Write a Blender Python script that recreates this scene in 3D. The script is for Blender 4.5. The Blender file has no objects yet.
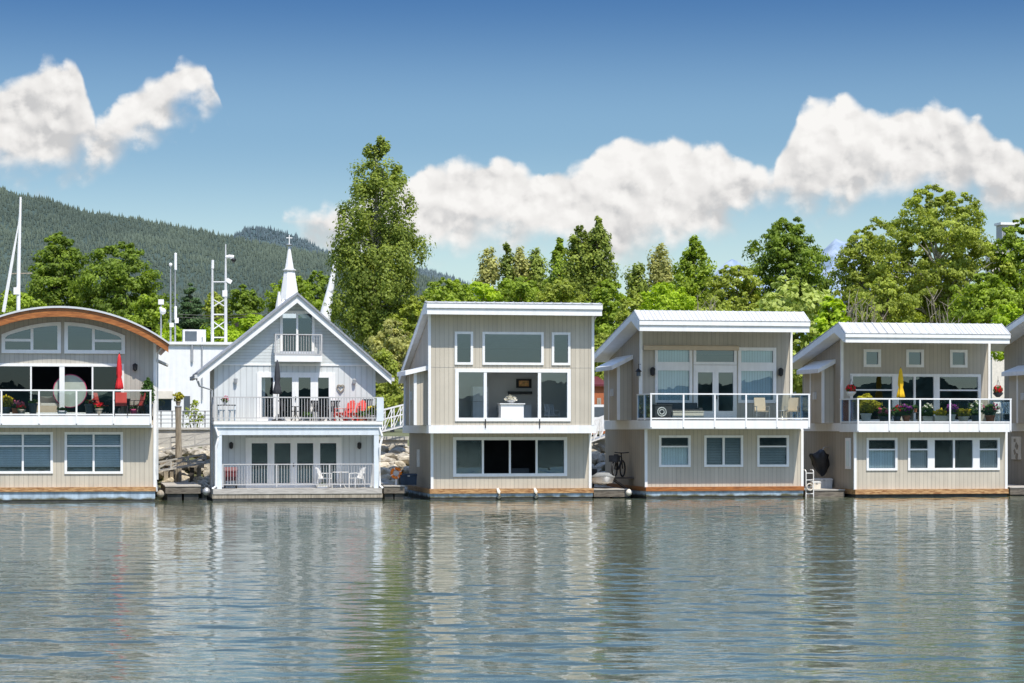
import bpy, bmesh, math, random
import numpy as np
from mathutils import Vector, Matrix
from mathutils.geometry import tessellate_polygon
R = math.radians
SC = bpy.context.scene
COL = SC.collection

# ------------------------------------------------------------------ camera survey
FOC = 2240.0
PSI = R(10.7)
EYE = Vector((0.0, -100.0, 3.2))
HOR = 429.0
SP, CP = math.sin(PSI), math.cos(PSI)

def at(px, py, Y):
    """Survey: where a photographed point stands when its depth Y is known."""
    u = (px - 512.0) / FOC
    t = (Y - EYE.y) / (CP - SP * u)
    return Vector((t * (SP + CP * u), Y, EYE.z + t * (HOR - py) / FOC))

class Face:
    """A vertical plane Y = const with metre coordinates."""
    def __init__(s, Y, ref):
        s.Y, s.ref = Y, ref
    def x(s, px): return at(px, 0, s.Y).x
    def z(s, py): return at(s.ref, py, s.Y).z
    def rect(s, x0, y0, x1, y1):
        return (s.x(x0), s.z(y1), s.x(x1), s.z(y0))     # X0, Z0, X1, Z1

# ------------------------------------------------------------------ materials
MATS = {}
def nodes_of(m):
    nt = m.node_tree
    return nt, nt.nodes, nt.links

def paint(name, col, rough=0.55, var=0.10, scale=3.0, bump=0.0, bscale=30.0, metal=0.0, spec=0.35, streak=0.0):
    """Painted / plain material with soft colour variation and optional vertical weather streaks."""
    m = bpy.data.materials.new(name); m.use_nodes = True
    nt, N, L = nodes_of(m)
    b = N['Principled BSDF']
    b.inputs['Roughness'].default_value = rough
    b.inputs['Metallic'].default_value = metal
    b.inputs['Specular IOR Level'].default_value = spec
    tc = N.new('ShaderNodeTexCoord')
    no = N.new('ShaderNodeTexNoise'); no.inputs['Scale'].default_value = scale; no.inputs['Detail'].default_value = 5
    L.new(tc.outputs['Object'], no.inputs['Vector'])
    mr = N.new('ShaderNodeMapRange'); mr.inputs['From Min'].default_value = 0.3; mr.inputs['From Max'].default_value = 0.7
    mr.inputs['To Min'].default_value = 1 - var; mr.inputs['To Max'].default_value = 1 + var
    L.new(no.outputs['Fac'], mr.inputs['Value'])
    fac = mr.outputs['Result']
    if streak:
        mp = N.new('ShaderNodeMapping'); mp.inputs['Scale'].default_value = (6, 6, 0.35)
        L.new(tc.outputs['Object'], mp.inputs['Vector'])
        n2 = N.new('ShaderNodeTexNoise'); n2.inputs['Scale'].default_value = 1.0; n2.inputs['Detail'].default_value = 6
        L.new(mp.outputs['Vector'], n2.inputs['Vector'])
        m2 = N.new('ShaderNodeMapRange'); m2.inputs['From Min'].default_value = 0.35; m2.inputs['From Max'].default_value = 0.7
        m2.inputs['To Min'].default_value = 1 + streak * .4; m2.inputs['To Max'].default_value = 1 - streak
        L.new(n2.outputs['Fac'], m2.inputs['Value'])
        mu = N.new('ShaderNodeMath'); mu.operation = 'MULTIPLY'
        L.new(fac, mu.inputs[0]); L.new(m2.outputs['Result'], mu.inputs[1]); fac = mu.outputs[0]
    mx = N.new('ShaderNodeVectorMath'); mx.operation = 'SCALE'
    mx.inputs[0].default_value = col[:3]
    L.new(fac, mx.inputs['Scale'])
    L.new(mx.outputs['Vector'], b.inputs['Base Color'])
    if bump:
        nb = N.new('ShaderNodeTexNoise'); nb.inputs['Scale'].default_value = bscale; nb.inputs['Detail'].default_value = 6
        L.new(tc.outputs['Object'], nb.inputs['Vector'])
        bp = N.new('ShaderNodeBump'); bp.inputs['Strength'].default_value = bump; bp.inputs['Distance'].default_value = 0.05
        L.new(nb.outputs['Fac'], bp.inputs['Height']); L.new(bp.outputs['Normal'], b.inputs['Normal'])
    return m

def siding(name, col, pitch=0.20, groove=0.10, horizontal=False, batten=False, rough=0.65):
    """Vertical boards (or lap courses) following world X on fronts and Y on flanks."""
    m = paint(name, col, rough, var=0.06, scale=.9, streak=0.06)
    nt, N, L = nodes_of(m); b = N['Principled BSDF']
    geo = N.new('ShaderNodeNewGeometry')
    sp = N.new('ShaderNodeSeparateXYZ'); L.new(geo.outputs['Position'], sp.inputs[0])
    sn = N.new('ShaderNodeSeparateXYZ'); L.new(geo.outputs['True Normal'], sn.inputs[0])
    def M(op, a, c=None):
        n = N.new('ShaderNodeMath'); n.operation = op
        for i, v in enumerate((a, c)):
            if v is None: continue
            if isinstance(v, (int, float)): n.inputs[i].default_value = v
            else: L.new(v, n.inputs[i])
        return n.outputs[0]
    if horizontal:
        coord = sp.outputs['Z']
    else:
        ax = M('GREATER_THAN', M('ABSOLUTE', sn.outputs['X']), 0.7)
        coord = M('ADD', M('MULTIPLY', sp.outputs['Y'], ax), M('MULTIPLY', sp.outputs['X'], M('SUBTRACT', 1.0, ax)))
    fr = M('FRACT', M('DIVIDE', M('ADD', coord, 200.0), pitch))
    cell = M('FLOOR', M('DIVIDE', M('ADD', coord, 200.0), pitch))
    g = M('LESS_THAN', fr, groove)
    wn = N.new('ShaderNodeTexWhiteNoise'); wn.noise_dimensions = '1D'; L.new(cell, wn.inputs['W'])
    tone = M('ADD', 0.955, M('MULTIPLY', wn.outputs['Value'], 0.085))
    dark = M('SUBTRACT', 1.0, M('MULTIPLY', g, 0.24 if not batten else 0.16))
    mul = M('MULTIPLY', tone, dark)
    old = b.inputs['Base Color'].links[0].from_socket
    sc = N.new('ShaderNodeVectorMath'); sc.operation = 'SCALE'
    L.new(old, sc.inputs[0]); L.new(mul, sc.inputs['Scale'])
    L.new(sc.outputs['Vector'], b.inputs['Base Color'])
    bp = N.new('ShaderNodeBump'); bp.inputs['Distance'].default_value = 0.012; bp.inputs['Strength'].default_value = 0.8
    L.new(M('SUBTRACT', 1.0, g) if not batten else g, bp.inputs['Height'])
    L.new(bp.outputs['Normal'], b.inputs['Normal'])
    return m

def wood(name, c1, c2, scale=(1, 1, 1), rough=0.6):
    m = bpy.data.materials.new(name); m.use_nodes = True
    nt, N, L = nodes_of(m); b = N['Principled BSDF']; b.inputs['Roughness'].default_value = rough
    tc = N.new('ShaderNodeTexCoord'); mp = N.new('ShaderNodeMapping'); mp.inputs['Scale'].default_value = scale
    L.new(tc.outputs['Object'], mp.inputs['Vector'])
    n = N.new('ShaderNodeTexNoise'); n.inputs['Scale'].default_value = 4; n.inputs['Detail'].default_value = 8; n.inputs['Distortion'].default_value = .6
    L.new(mp.outputs['Vector'], n.inputs['Vector'])
    r = N.new('ShaderNodeValToRGB'); r.color_ramp.elements[0].color = (*c1, 1); r.color_ramp.elements[1].color = (*c2, 1)
    r.color_ramp.elements[0].position = .35; r.color_ramp.elements[1].position = .65
    L.new(n.outputs['Fac'], r.inputs['Fac']); L.new(r.outputs['Color'], b.inputs['Base Color'])
    return m

def glass(name, tint=(.72, .80, .80), refl=0.16, rough=0.0):
    """Single sheet: mostly see-through, part mirror."""
    m = bpy.data.materials.new(name); m.use_nodes = True
    nt, N, L = nodes_of(m); N.remove(N['Principled BSDF'])
    out = N['Material Output']
    t = N.new('ShaderNodeBsdfTransparent'); t.inputs['Color'].default_value = (*tint, 1)
    g = N.new('ShaderNodeBsdfGlossy'); g.inputs['Roughness'].default_value = rough; g.inputs['Color'].default_value = (.58, .78, 1, 1)
    lw = N.new('ShaderNodeLayerWeight'); lw.inputs['Blend'].default_value = .25
    mr = N.new('ShaderNodeMapRange'); mr.inputs['To Min'].default_value = refl; mr.inputs['To Max'].default_value = .9
    L.new(lw.outputs['Fresnel'], mr.inputs['Value'])
    tc = N.new('ShaderNodeTexCoord'); nz = N.new('ShaderNodeTexNoise'); nz.inputs['Scale'].default_value = 1.2
    L.new(tc.outputs['Object'], nz.inputs['Vector'])
    bp = N.new('ShaderNodeBump'); bp.inputs['Strength'].default_value = .03; bp.inputs['Distance'].default_value = .03
    L.new(nz.outputs['Fac'], bp.inputs['Height']); L.new(bp.outputs['Normal'], g.inputs['Normal'])
    mx = N.new('ShaderNodeMixShader'); L.new(mr.outputs['Result'], mx.inputs[0]); L.new(t.outputs[0], mx.inputs[1]); L.new(g.outputs[0], mx.inputs[2])
    L.new(mx.outputs[0], out.inputs['Surface'])
    return m

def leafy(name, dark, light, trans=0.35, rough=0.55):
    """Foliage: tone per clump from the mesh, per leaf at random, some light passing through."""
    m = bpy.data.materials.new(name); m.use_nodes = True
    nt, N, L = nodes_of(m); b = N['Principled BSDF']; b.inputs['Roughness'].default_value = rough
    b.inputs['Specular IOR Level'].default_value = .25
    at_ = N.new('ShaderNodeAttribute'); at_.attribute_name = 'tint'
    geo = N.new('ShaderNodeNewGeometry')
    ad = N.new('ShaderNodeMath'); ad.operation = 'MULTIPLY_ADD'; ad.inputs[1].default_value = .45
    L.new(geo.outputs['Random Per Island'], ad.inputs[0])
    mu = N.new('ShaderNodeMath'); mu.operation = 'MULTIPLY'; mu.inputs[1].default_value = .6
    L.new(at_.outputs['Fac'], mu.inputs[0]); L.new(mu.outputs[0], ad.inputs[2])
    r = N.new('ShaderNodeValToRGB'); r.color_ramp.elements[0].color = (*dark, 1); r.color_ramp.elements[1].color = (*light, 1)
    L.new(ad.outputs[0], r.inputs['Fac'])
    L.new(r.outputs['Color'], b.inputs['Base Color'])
    t = N.new('ShaderNodeBsdfTranslucent'); 
    hs = N.new('ShaderNodeHueSaturation'); hs.inputs['Value'].default_value = 1.25; hs.inputs['Saturation'].default_value = 1.1
    L.new(r.outputs['Color'], hs.inputs['Color']); L.new(hs.outputs['Color'], t.inputs['Color'])
    mx = N.new('ShaderNodeMixShader'); mx.inputs[0].default_value = trans
    L.new(b.outputs[0], mx.inputs[1]); L.new(t.outputs[0], mx.inputs[2])
    L.new(mx.outputs[0], N['Material Output'].inputs['Surface'])
    return m

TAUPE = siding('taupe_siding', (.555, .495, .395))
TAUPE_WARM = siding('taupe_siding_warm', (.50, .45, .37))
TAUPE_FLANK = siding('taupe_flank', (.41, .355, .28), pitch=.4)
GREYTAUPE = siding('grey_taupe_siding', (.49, .455, .39))
BLUEGREY = siding('pale_blue_board', (.65, .67, .66), pitch=.26, groove=.16, batten=True)
BLUESHINGLE = siding('pale_blue_shingle', (.62, .65, .645), pitch=.14, groove=.10, horizontal=True)
WHITE = paint('white_trim_paint', (.87, .855, .825), .45, var=.04, streak=.05)
WHITEDIRTY = paint('weathered_white_paint', (.66, .66, .64), .6, var=.10, streak=.15)
METALROOF = paint('white_metal_roofing', (.62, .63, .64), .40, var=.05)
METALSHEET = siding('white_metal_sheet', (.58, .57, .545), pitch=.42, groove=.13, rough=.45)
ROOFDARK = paint('grey_shingle_roofing', (.30, .31, .33), .8, var=.2, scale=12)
PALEBLUE = paint('pale_blue_paint', (.70, .75, .78), .5, var=.05, streak=.08)
HULLBLUE = paint('weathered_blue_hull', (.42, .52, .60), .6, var=.18, scale=2, streak=.25)
HULLWHITE = paint('weathered_hull_white', (.62, .66, .68), .6, var=.18, scale=2, streak=.3)
def waterline(m, top=.17):
    nt, N, L = nodes_of(m); b = N['Principled BSDF']; old = b.inputs['Base Color'].links[0].from_socket
    geo = N.new('ShaderNodeNewGeometry'); sp = N.new('ShaderNodeSeparateXYZ'); L.new(geo.outputs['Position'], sp.inputs[0])
    no = N.new('ShaderNodeTexNoise'); no.inputs['Scale'].default_value = 2.3; no.inputs['Detail'].default_value = 6; L.new(geo.outputs['Position'], no.inputs['Vector'])
    ma = N.new('ShaderNodeMath'); ma.operation = 'MULTIPLY_ADD'; ma.inputs[1].default_value = -.30; ma.inputs[2].default_value = .15; L.new(no.outputs['Fac'], ma.inputs[0])
    ad = N.new('ShaderNodeMath'); ad.operation = 'ADD'; L.new(ma.outputs[0], ad.inputs[0]); L.new(sp.outputs['Z'], ad.inputs[1])
    mr = N.new('ShaderNodeMapRange'); mr.inputs['From Min'].default_value = top - .05; mr.inputs['From Max'].default_value = top + .05; L.new(ad.outputs[0], mr.inputs['Value'])
    mx = N.new('ShaderNodeMix'); mx.data_type = 'RGBA'; mx.inputs[6].default_value = (.10, .095, .05, 1); L.new(mr.outputs[0], mx.inputs[0]); L.new(old, mx.inputs[7])
    L.new(mx.outputs[2], b.inputs['Base Color'])
waterline(HULLBLUE); waterline(HULLWHITE)
HULLDARK = paint('wet_dark_hull', (.055, .055, .05), .5, var=.4, scale=3)
ORANGEWOOD = wood('varnished_cedar', (.25, .08, .02), (.45, .165, .042), (.6, 4, 4), .45)
RUBWOOD = wood('rubbing_strip_timber', (.26, .11, .035), (.60, .36, .16), (.9, 3, 5), .7)
DECKWOOD = wood('grey_deck_timber', (.36, .33, .29), (.56, .52, .46), (.5, 5, 5), .8)
PILEWOOD = wood('weathered_piling_timber', (.24, .20, .15), (.44, .38, .29), (5, 5, .4), .85)
DARKWOOD = wood('dark_wet_timber', (.04, .034, .028), (.10, .085, .07), (.6, 4, 4), .7)
WINGLASS = glass('window_glass', (.76, .83, .86), .15)
DARKGLASS = glass('dark_window_glass', (.66, .74, .78), .055)
BALGLASS = glass('balcony_glass', (.86, .90, .89), .07)
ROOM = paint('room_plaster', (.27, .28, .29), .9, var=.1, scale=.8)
ROOMBRIGHT = paint('kitchen_painted_daylight', (.66, .66, .64), .9, var=.06, scale=.8)  # plaster lightened so its colour stands in for light in the room
ROOMDARK = paint('room_painted_gloom', (.055, .06, .07), .9, var=.35, scale=.8)  # near-black wall colour holds the gloom of the unlit rooms
BLIND = siding('pale_vertical_blind', (.80, .88, .85), pitch=.13, groove=.18)
BLINDH = siding('pale_venetian_blind', (.62, .70, .72), pitch=.10, groove=.25, horizontal=True)
SHUTTER = siding('grey_venetian_blind', (.26, .31, .32), pitch=.12, groove=.35, horizontal=True)
CURTAIN = siding('sheer_curtain', (.60, .60, .57), pitch=.09, groove=.3)
BLACK = paint('black_metal', (.02, .02, .022), .45, var=.2)
STEEL = paint('galvanised_steel', (.45, .46, .47), .45, var=.1, metal=.5)
RAILGREY = paint('taupe_rail_paint', (.50, .485, .47), .5, var=.06)
PIPEGREY = paint('dull_galvanised_pipe', (.26, .265, .27), .5, var=.12)
RAMPGREY = paint('weathered_ramp_paint', (.46, .44, .40), .75, var=.22, scale=2, streak=.2)
RED = paint('red_canvas', (.70, .03, .035), .7, var=.08, scale=6)
REDPLASTIC = paint('coral_red_plastic', (.72, .10, .08), .5)
YELLOW = paint('yellow_canvas', (.86, .52, .02), .75, var=.08, scale=6)
CHARCOAL = paint('charcoal_canvas', (.05, .052, .058), .8, var=.2, scale=6)
BEIGE = paint('beige_fabric', (.62, .50, .36), .8, var=.06)
CREAM = paint('cream_paint', (.74, .68, .58), .6)
TERRACOTTA = paint('terracotta', (.42, .16, .08), .8, var=.15, scale=8)
POTGREY = paint('slate_grey_pot', (.09, .11, .125), .5)
POTWHITE = paint('white_pot', (.72, .72, .70), .5)
CONCRETE = paint('pale_concrete', (.56, .53, .47), .9, var=.2, scale=1.2, bump=.4, bscale=12)
ROCK = paint('riprap_stone', (.40, .36, .29), .9, var=.35, scale=2.2, bump=.8, bscale=7)
ROCKPALE = paint('pale_riprap_stone', (.56, .49, .37), .9, var=.3, scale=2.2, bump=.8, bscale=7)
BARK = paint('tree_bark', (.15, .12, .09), .9, var=.3, scale=5, bump=.6, bscale=12)
BARKPALE = paint('pale_poplar_bark', (.40, .37, .31), .9, var=.3, scale=4, bump=.6, bscale=12)
TWIG = paint('bare_twigs', (.30, .255, .20), .9, var=.2)

L_DARK = leafy('leaves_deep_green', (0.051, 0.092, 0.011), (0.307, 0.414, 0.047), .42)
L_MID = leafy('leaves_mid_green', (0.090, 0.149, 0.013), (0.435, 0.552, 0.058), .42)
L_OLIVE = leafy('leaves_olive', (0.122, 0.161, 0.021), (0.512, 0.575, 0.089), .42)
L_BRIGHT = leafy('leaves_bright_green', (0.154, 0.253, 0.013), (0.589, 0.736, 0.053), .45)
L_PALE = leafy('leaves_pale_green', (0.192, 0.253, 0.042), (0.678, 0.747, 0.210), .42)
L_POPLAR = leafy('leaves_poplar', (0.064, 0.109, 0.015), (0.435, 0.506, 0.089), .40)
L_CONIFER = leafy('needles_dark', (.030, .062, .024), (.130, .215, .075), .2)
L_WILLOW = leafy('leaves_willow_grey', (0.205, 0.218, 0.058), (0.640, 0.621, 0.200), .42)
L_POT = leafy('potted_leaves', (.030, .075, .015), (.13, .24, .05))
L_POTYELLOW = leafy('yellow_green_leaves', (.20, .20, .010), (.55, .50, .03))
F_PINK = leafy('pink_petals', (.50, .06, .16), (.85, .25, .35), .2)
F_RED = leafy('red_petals', (.50, .01, .015), (.85, .04, .05), .2)
F_PURPLE = leafy('purple_petals', (.16, .02, .18), (.50, .08, .45), .2)
F_YELLOW = leafy('yellow_petals', (.70, .45, .01), (.95, .75, .05), .2)
F_WHITE = leafy('cream_petals', (.65, .60, .45), (.85, .82, .72), .2)

# ------------------------------------------------------------------ mesh building
ORG = {}
def root_origin(o):
    while o is not None and o.parent is not None: o = o.parent
    return ORG.get(o.name, Vector((0, 0, 0))) if o is not None else Vector((0, 0, 0))

def tag(o, label=None, cat=None, group=None, kind=None):
    if label: o['label'] = label
    if cat: o['category'] = cat
    if group: o['group'] = group
    if kind: o['kind'] = kind
    return o

def thing(name, label, cat, loc=(0, 0, 0), rotz=0.0, group=None, world=True):
    """Empty at the thing's base. world=True: its parts are modelled in world metres; False: in its own axes."""
    o = bpy.data.objects.new(name, None); COL.objects.link(o)
    o.location = loc; o.rotation_euler = (0, 0, rotz); o.empty_display_size = .3
    tag(o, label, cat, group)
    ORG[o.name] = Vector(loc) if world else Vector((0, 0, 0))
    return o

def children_of(o): return [c for c in bpy.data.objects if c.parent == o]

def copy_tree(o, parent=None):
    c = o.copy(); COL.objects.link(c); c.parent = parent
    for ch in children_of(o): copy_tree(ch, c)
    return c

class MB:
    def __init__(s): s.v = []; s.f = []
    def add(s, vs, fs):
        n = len(s.v); s.v += [tuple(v) for v in vs]; s.f += [tuple(i + n for i in f) for f in fs]; return s
    def box(s, x0, x1, y0, y1, z0, z1):
        vs = [(x, y, z) for z in (z0, z1) for y in (y0, y1) for x in (x0, x1)]
        return s.add(vs, [(0, 2, 3, 1), (4, 5, 7, 6), (0, 1, 5, 4), (2, 6, 7, 3), (0, 4, 6, 2), (1, 3, 7, 5)])
    def cbox(s, c, d, rot=None):
        m = rot or Matrix.Identity(3)
        vs = [Vector(c) + m @ Vector((sx * d[0] / 2, sy * d[1] / 2, sz * d[2] / 2)) for sz in (-1, 1) for sy in (-1, 1) for sx in (-1, 1)]
        return s.add(vs, [(0, 2, 3, 1), (4, 5, 7, 6), (0, 1, 5, 4), (2, 6, 7, 3), (0, 4, 6, 2), (1, 3, 7, 5)])
    def bar(s, a, b, w, h=None):
        """rectangular bar between two points"""
        a, b = Vector(a), Vector(b); d = b - a; h = h or w
        z = d.normalized(); x = z.cross(Vector((0, 0, 1)))
        if x.length < 1e-3: x = Vector((1, 0, 0))
        x.normalize(); y = z.cross(x)
        vs = [p + x * sx * w / 2 + y * sy * h / 2 for p in (a, b) for sx, sy in ((-1, -1), (1, -1), (1, 1), (-1, 1))]
        return s.add(vs, [(0, 1, 2, 3), (7, 6, 5, 4), (0, 4, 5, 1), (1, 5, 6, 2), (2, 6, 7, 3), (3, 7, 4, 0)])
    def tube(s, pts, rad, n=8):
        """tapered tube through points"""
        pts = [Vector(p) for p in pts]
        if not isinstance(rad, (list, tuple)): rad = [rad] * len(pts)
        base = len(s.v); vs = []; fs = []
        for i, p in enumerate(pts):
            d = (pts[min(i + 1, len(pts) - 1)] - pts[max(i - 1, 0)]).normalized()
            x = d.cross(Vector((0, 0, 1)));
            if x.length < 1e-3: x = Vector((1, 0, 0))
            x.normalize(); y = d.cross(x)
            for k in range(n):
                a = 2 * math.pi * k / n
                vs.append(p + (x * math.cos(a) + y * math.sin(a)) * rad[i])
        for i in range(len(pts) - 1):
            for k in range(n):
                k2 = (k + 1) % n
                fs.append((i * n + k, i * n + k2, (i + 1) * n + k2, (i + 1) * n + k))
        fs.append(tuple(range(n - 1, -1, -1))); m = (len(pts) - 1) * n
        fs.append(tuple(m + k for k in range(n)))
        return s.add(vs, fs)
    def lathe(s, prof, c=(0, 0, 0), n=14, fold=0.0, folds=6):
        """profile of (r, z) turned about a vertical axis; fold ripples the radius"""
        vs = []; fs = []
        for r, z in prof:
            for k in range(n):
                a = 2 * math.pi * k / n
                rr = r * (1 + fold * math.cos(folds * a))
                vs.append((c[0] + rr * math.cos(a), c[1] + rr * math.sin(a), c[2] + z))
        for i in range(len(prof) - 1):
            for k in range(n):
                k2 = (k + 1) % n
                fs.append((i * n + k, i * n + k2, (i + 1) * n + k2, (i + 1) * n + k))
        fs.append(tuple(range(n - 1, -1, -1))); m = (len(prof) - 1) * n
        fs.append(tuple(m + k for k in range(n)))
        return s.add(vs, fs)
    def prism(s, poly, a0, a1, axis):
        """closed polygon extruded along an axis. axis 'x': poly is (y,z); 'y': (x,z); 'z': (x,y)"""
        def P(p, a):
            return (a, p[0], p[1]) if axis == 'x' else ((p[0], a, p[1]) if axis == 'y' else (p[0], p[1], a))
        n = len(poly); vs = [P(p, a0) for p in poly] + [P(p, a1) for p in poly]
        tr = tessellate_polygon([[Vector((p[0], p[1], 0)) for p in poly]])
        fs = [tuple(t) for t in tr] + [tuple(i + n for i in reversed(t)) for t in tr]
        fs += [(i, (i + 1) % n, (i + 1) % n + n, i + n) for i in range(n)]
        return s.add(vs, fs)
    def holed(s, outer, holes, y0, y1):
        """wall plate in XZ with openings, thickness y0..y1"""
        loops = [outer] + holes
        flat = [p for l in loops for p in l]
        tr = tessellate_polygon([[Vector((p[0], p[1], 0)) for p in l] for l in loops])
        n = len(flat)
        vs = [(p[0], y0, p[1]) for p in flat] + [(p[0], y1, p[1]) for p in flat]
        fs = [tuple(t) for t in tr] + [tuple(i + n for i in reversed(t)) for t in tr]
        k = 0
        for l in loops:
            m = len(l)
            fs += [(k + i, k + (i + 1) % m, k + (i + 1) % m + n, k + i + n) for i in range(m)]
            k += m
        return s.add(vs, fs)
    def build(s, name, mat, parent=None, smooth=False, tint=None):
        o = root_origin(parent)
        me = bpy.data.meshes.new(name)
        vs = [(v[0] - o.x, v[1] - o.y, v[2] - o.z) for v in s.v] if o.length else s.v
        me.from_pydata(vs, [], s.f)
        bm = bmesh.new(); bm.from_mesh(me); bmesh.ops.recalc_face_normals(bm, faces=bm.faces); bm.to_mesh(me); bm.free()
        if smooth:
            me.polygons.foreach_set('use_smooth', [True] * len(me.polygons))
        me.materials.append(mat)
        ob = bpy.data.objects.new(name, me); COL.objects.link(ob)
        if parent is not None: ob.parent = parent
        return ob

def R4(r): x0, z0, x1, z1 = r; return [(x0, z0), (x1, z0), (x1, z1), (x0, z1)]
def inset(r, d): return (r[0] + d, r[1] + d, r[2] - d, r[3] - d)

def window(root, F, px, name='window', fw=.11, cols=(), rows=None, proud=.05, mat=WHITE, blind=None, blindcols=None, gmat=None, open_cols=(), bottom=None, bar=.07):
    """Framed window on face F. px rect; cols: list of (px, width) uprights; rows: {column: [py,...]} cross bars. Returns the opening."""
    x0, z0, x1, z1 = F.rect(*px)
    if bottom is not None: z0 = bottom
    Y = F.Y; a, b = Y - proud, Y + .07
    m = MB()
    m.box(x0, x0 + fw, a, b, z0, z1); m.box(x1 - fw, x1, a, b, z0, z1)
    m.box(x0 + fw, x1 - fw, a, b, z1 - fw, z1); m.box(x0 + fw, x1 - fw, a, b, z0, z0 + fw)
    ed = [x0 + fw]; ups = []
    for c, w in cols:
        xc = F.x(c); m.box(xc - w / 2, xc + w / 2, a + .012, b, z0 + fw, z1 - fw); ups.append((xc - w / 2, xc + w / 2))
    spans = []; left = x0 + fw
    for u in ups: spans.append((left, u[0])); left = u[1]
    spans.append((left, x1 - fw))
    pane = MB(); bl = MB()
    for i, (sa, sb) in enumerate(spans):
        for py in (rows or {}).get(i, ()):
            zc = F.z(py); m.box(sa, sb, a + .02, b - .01, zc - bar / 2, zc + bar / 2)
        if i not in open_cols: pane.add([(sa, Y + .035, z0 + fw), (sb, Y + .035, z0 + fw), (sb, Y + .035, z1 - fw), (sa, Y + .035, z1 - fw)], [(0, 1, 2, 3)])
        if blind and (blindcols is None or i in blindcols):
            f0, f1 = (0, 1) if blindcols is None else blindcols[i] if isinstance(blindcols, dict) else (0, 1)
            zb0 = z0 + fw + (z1 - z0 - 2 * fw) * f0; zb1 = z0 + fw + (z1 - z0 - 2 * fw) * f1
            bl.add([(sa, Y + .13, zb0), (sb, Y + .13, zb0), (sb, Y + .13, zb1), (sa, Y + .13, zb1)], [(0, 1, 2, 3)])
    w = m.build(name, mat, root)
    if open_cols:
        for k in range(0, len(pane.v), 4): MB().add(pane.v[k:k + 4], [(0, 1, 2, 3)]).build('pane', gmat or WINGLASS, w)
    else: pane.build('pane', gmat or WINGLASS, w)
    for k in range(0, len(bl.v), 4): MB().add(bl.v[k:k + 4], [(0, 1, 2, 3)]).build('blind', blind, w)
    return R4((x0 + .02, z0 + .02, x1 - .02, z1 - .02))

def french_doors(root, F, px, leaves, bottom, glass_top, glass_bottom, name='patio_door', mat=WHITE, handle=None):
    """White door set: one solid white surround with a glazed opening for each (x0,x1) pixel pair."""
    x0, z0, x1, z1 = F.rect(*px); z0 = bottom; Y = F.Y
    holes = [R4((F.x(a), F.z(glass_bottom), F.x(b), F.z(glass_top))) for a, b in leaves]
    m = MB(); m.holed(R4((x0, z0, x1, z1)), holes, Y - .05, Y + .06)
    for i, h in enumerate(holes):     # raised stiles round each leaf
        ax, bx = h[0][0] - .10, h[1][0] + .10; az, bz = z0 + .03, h[2][1] + .10
        for q in ((ax - .02, ax), (bx, bx + .02)): m.box(q[0], q[1], Y - .062, Y - .051, az, bz)
    d = m.build(name, mat, root)
    p = MB()
    for h in holes:
        p.add([(h[0][0], Y, h[0][1]), (h[1][0], Y, h[1][1]), (h[2][0], Y, h[2][1]), (h[3][0], Y, h[3][1])], [(0, 1, 2, 3)])
    p.build('pane', WINGLASS, d)
    if handle:
        h = MB()
        for hp in handle: h.box(F.x(hp) - .02, F.x(hp) + .02, Y - .11, Y - .05, z0 + .95, z0 + 1.12)
        h.build('handle', BLACK, d)
    return R4((x0 + .02, z0 + .02, x1 - .02, z1 - .02))

def room(root, x0, x1, y0, y1, z0, z1, mat=ROOM):
    """Inside surfaces of a storey, open to the front."""
    m = MB()
    m.add([(x0, y0, z0), (x1, y0, z0), (x1, y1, z0), (x0, y1, z0), (x0, y0, z1), (x1, y0, z1), (x1, y1, z1), (x0, y1, z1)],
          [(0, 1, 2, 3), (4, 7, 6, 5), (3, 2, 6, 7), (0, 3, 7, 4), (1, 5, 6, 2)])
    return m.build('interior', mat, root)

def wall_lamp(root, x, Y, z, s=1.0, mat=BLACK):
    m = MB(); m.box(x - .05 * s, x + .05 * s, Y - .03, Y, z - .12 * s, z + .12 * s)
    m.lathe([(.03 * s, .16 * s), (.10 * s, .10 * s), (.085 * s, -.10 * s), (.03 * s, -.15 * s)], (x, Y - .13 * s, z), 8)
    return m.build('wall_lamp', mat, root)

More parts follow.
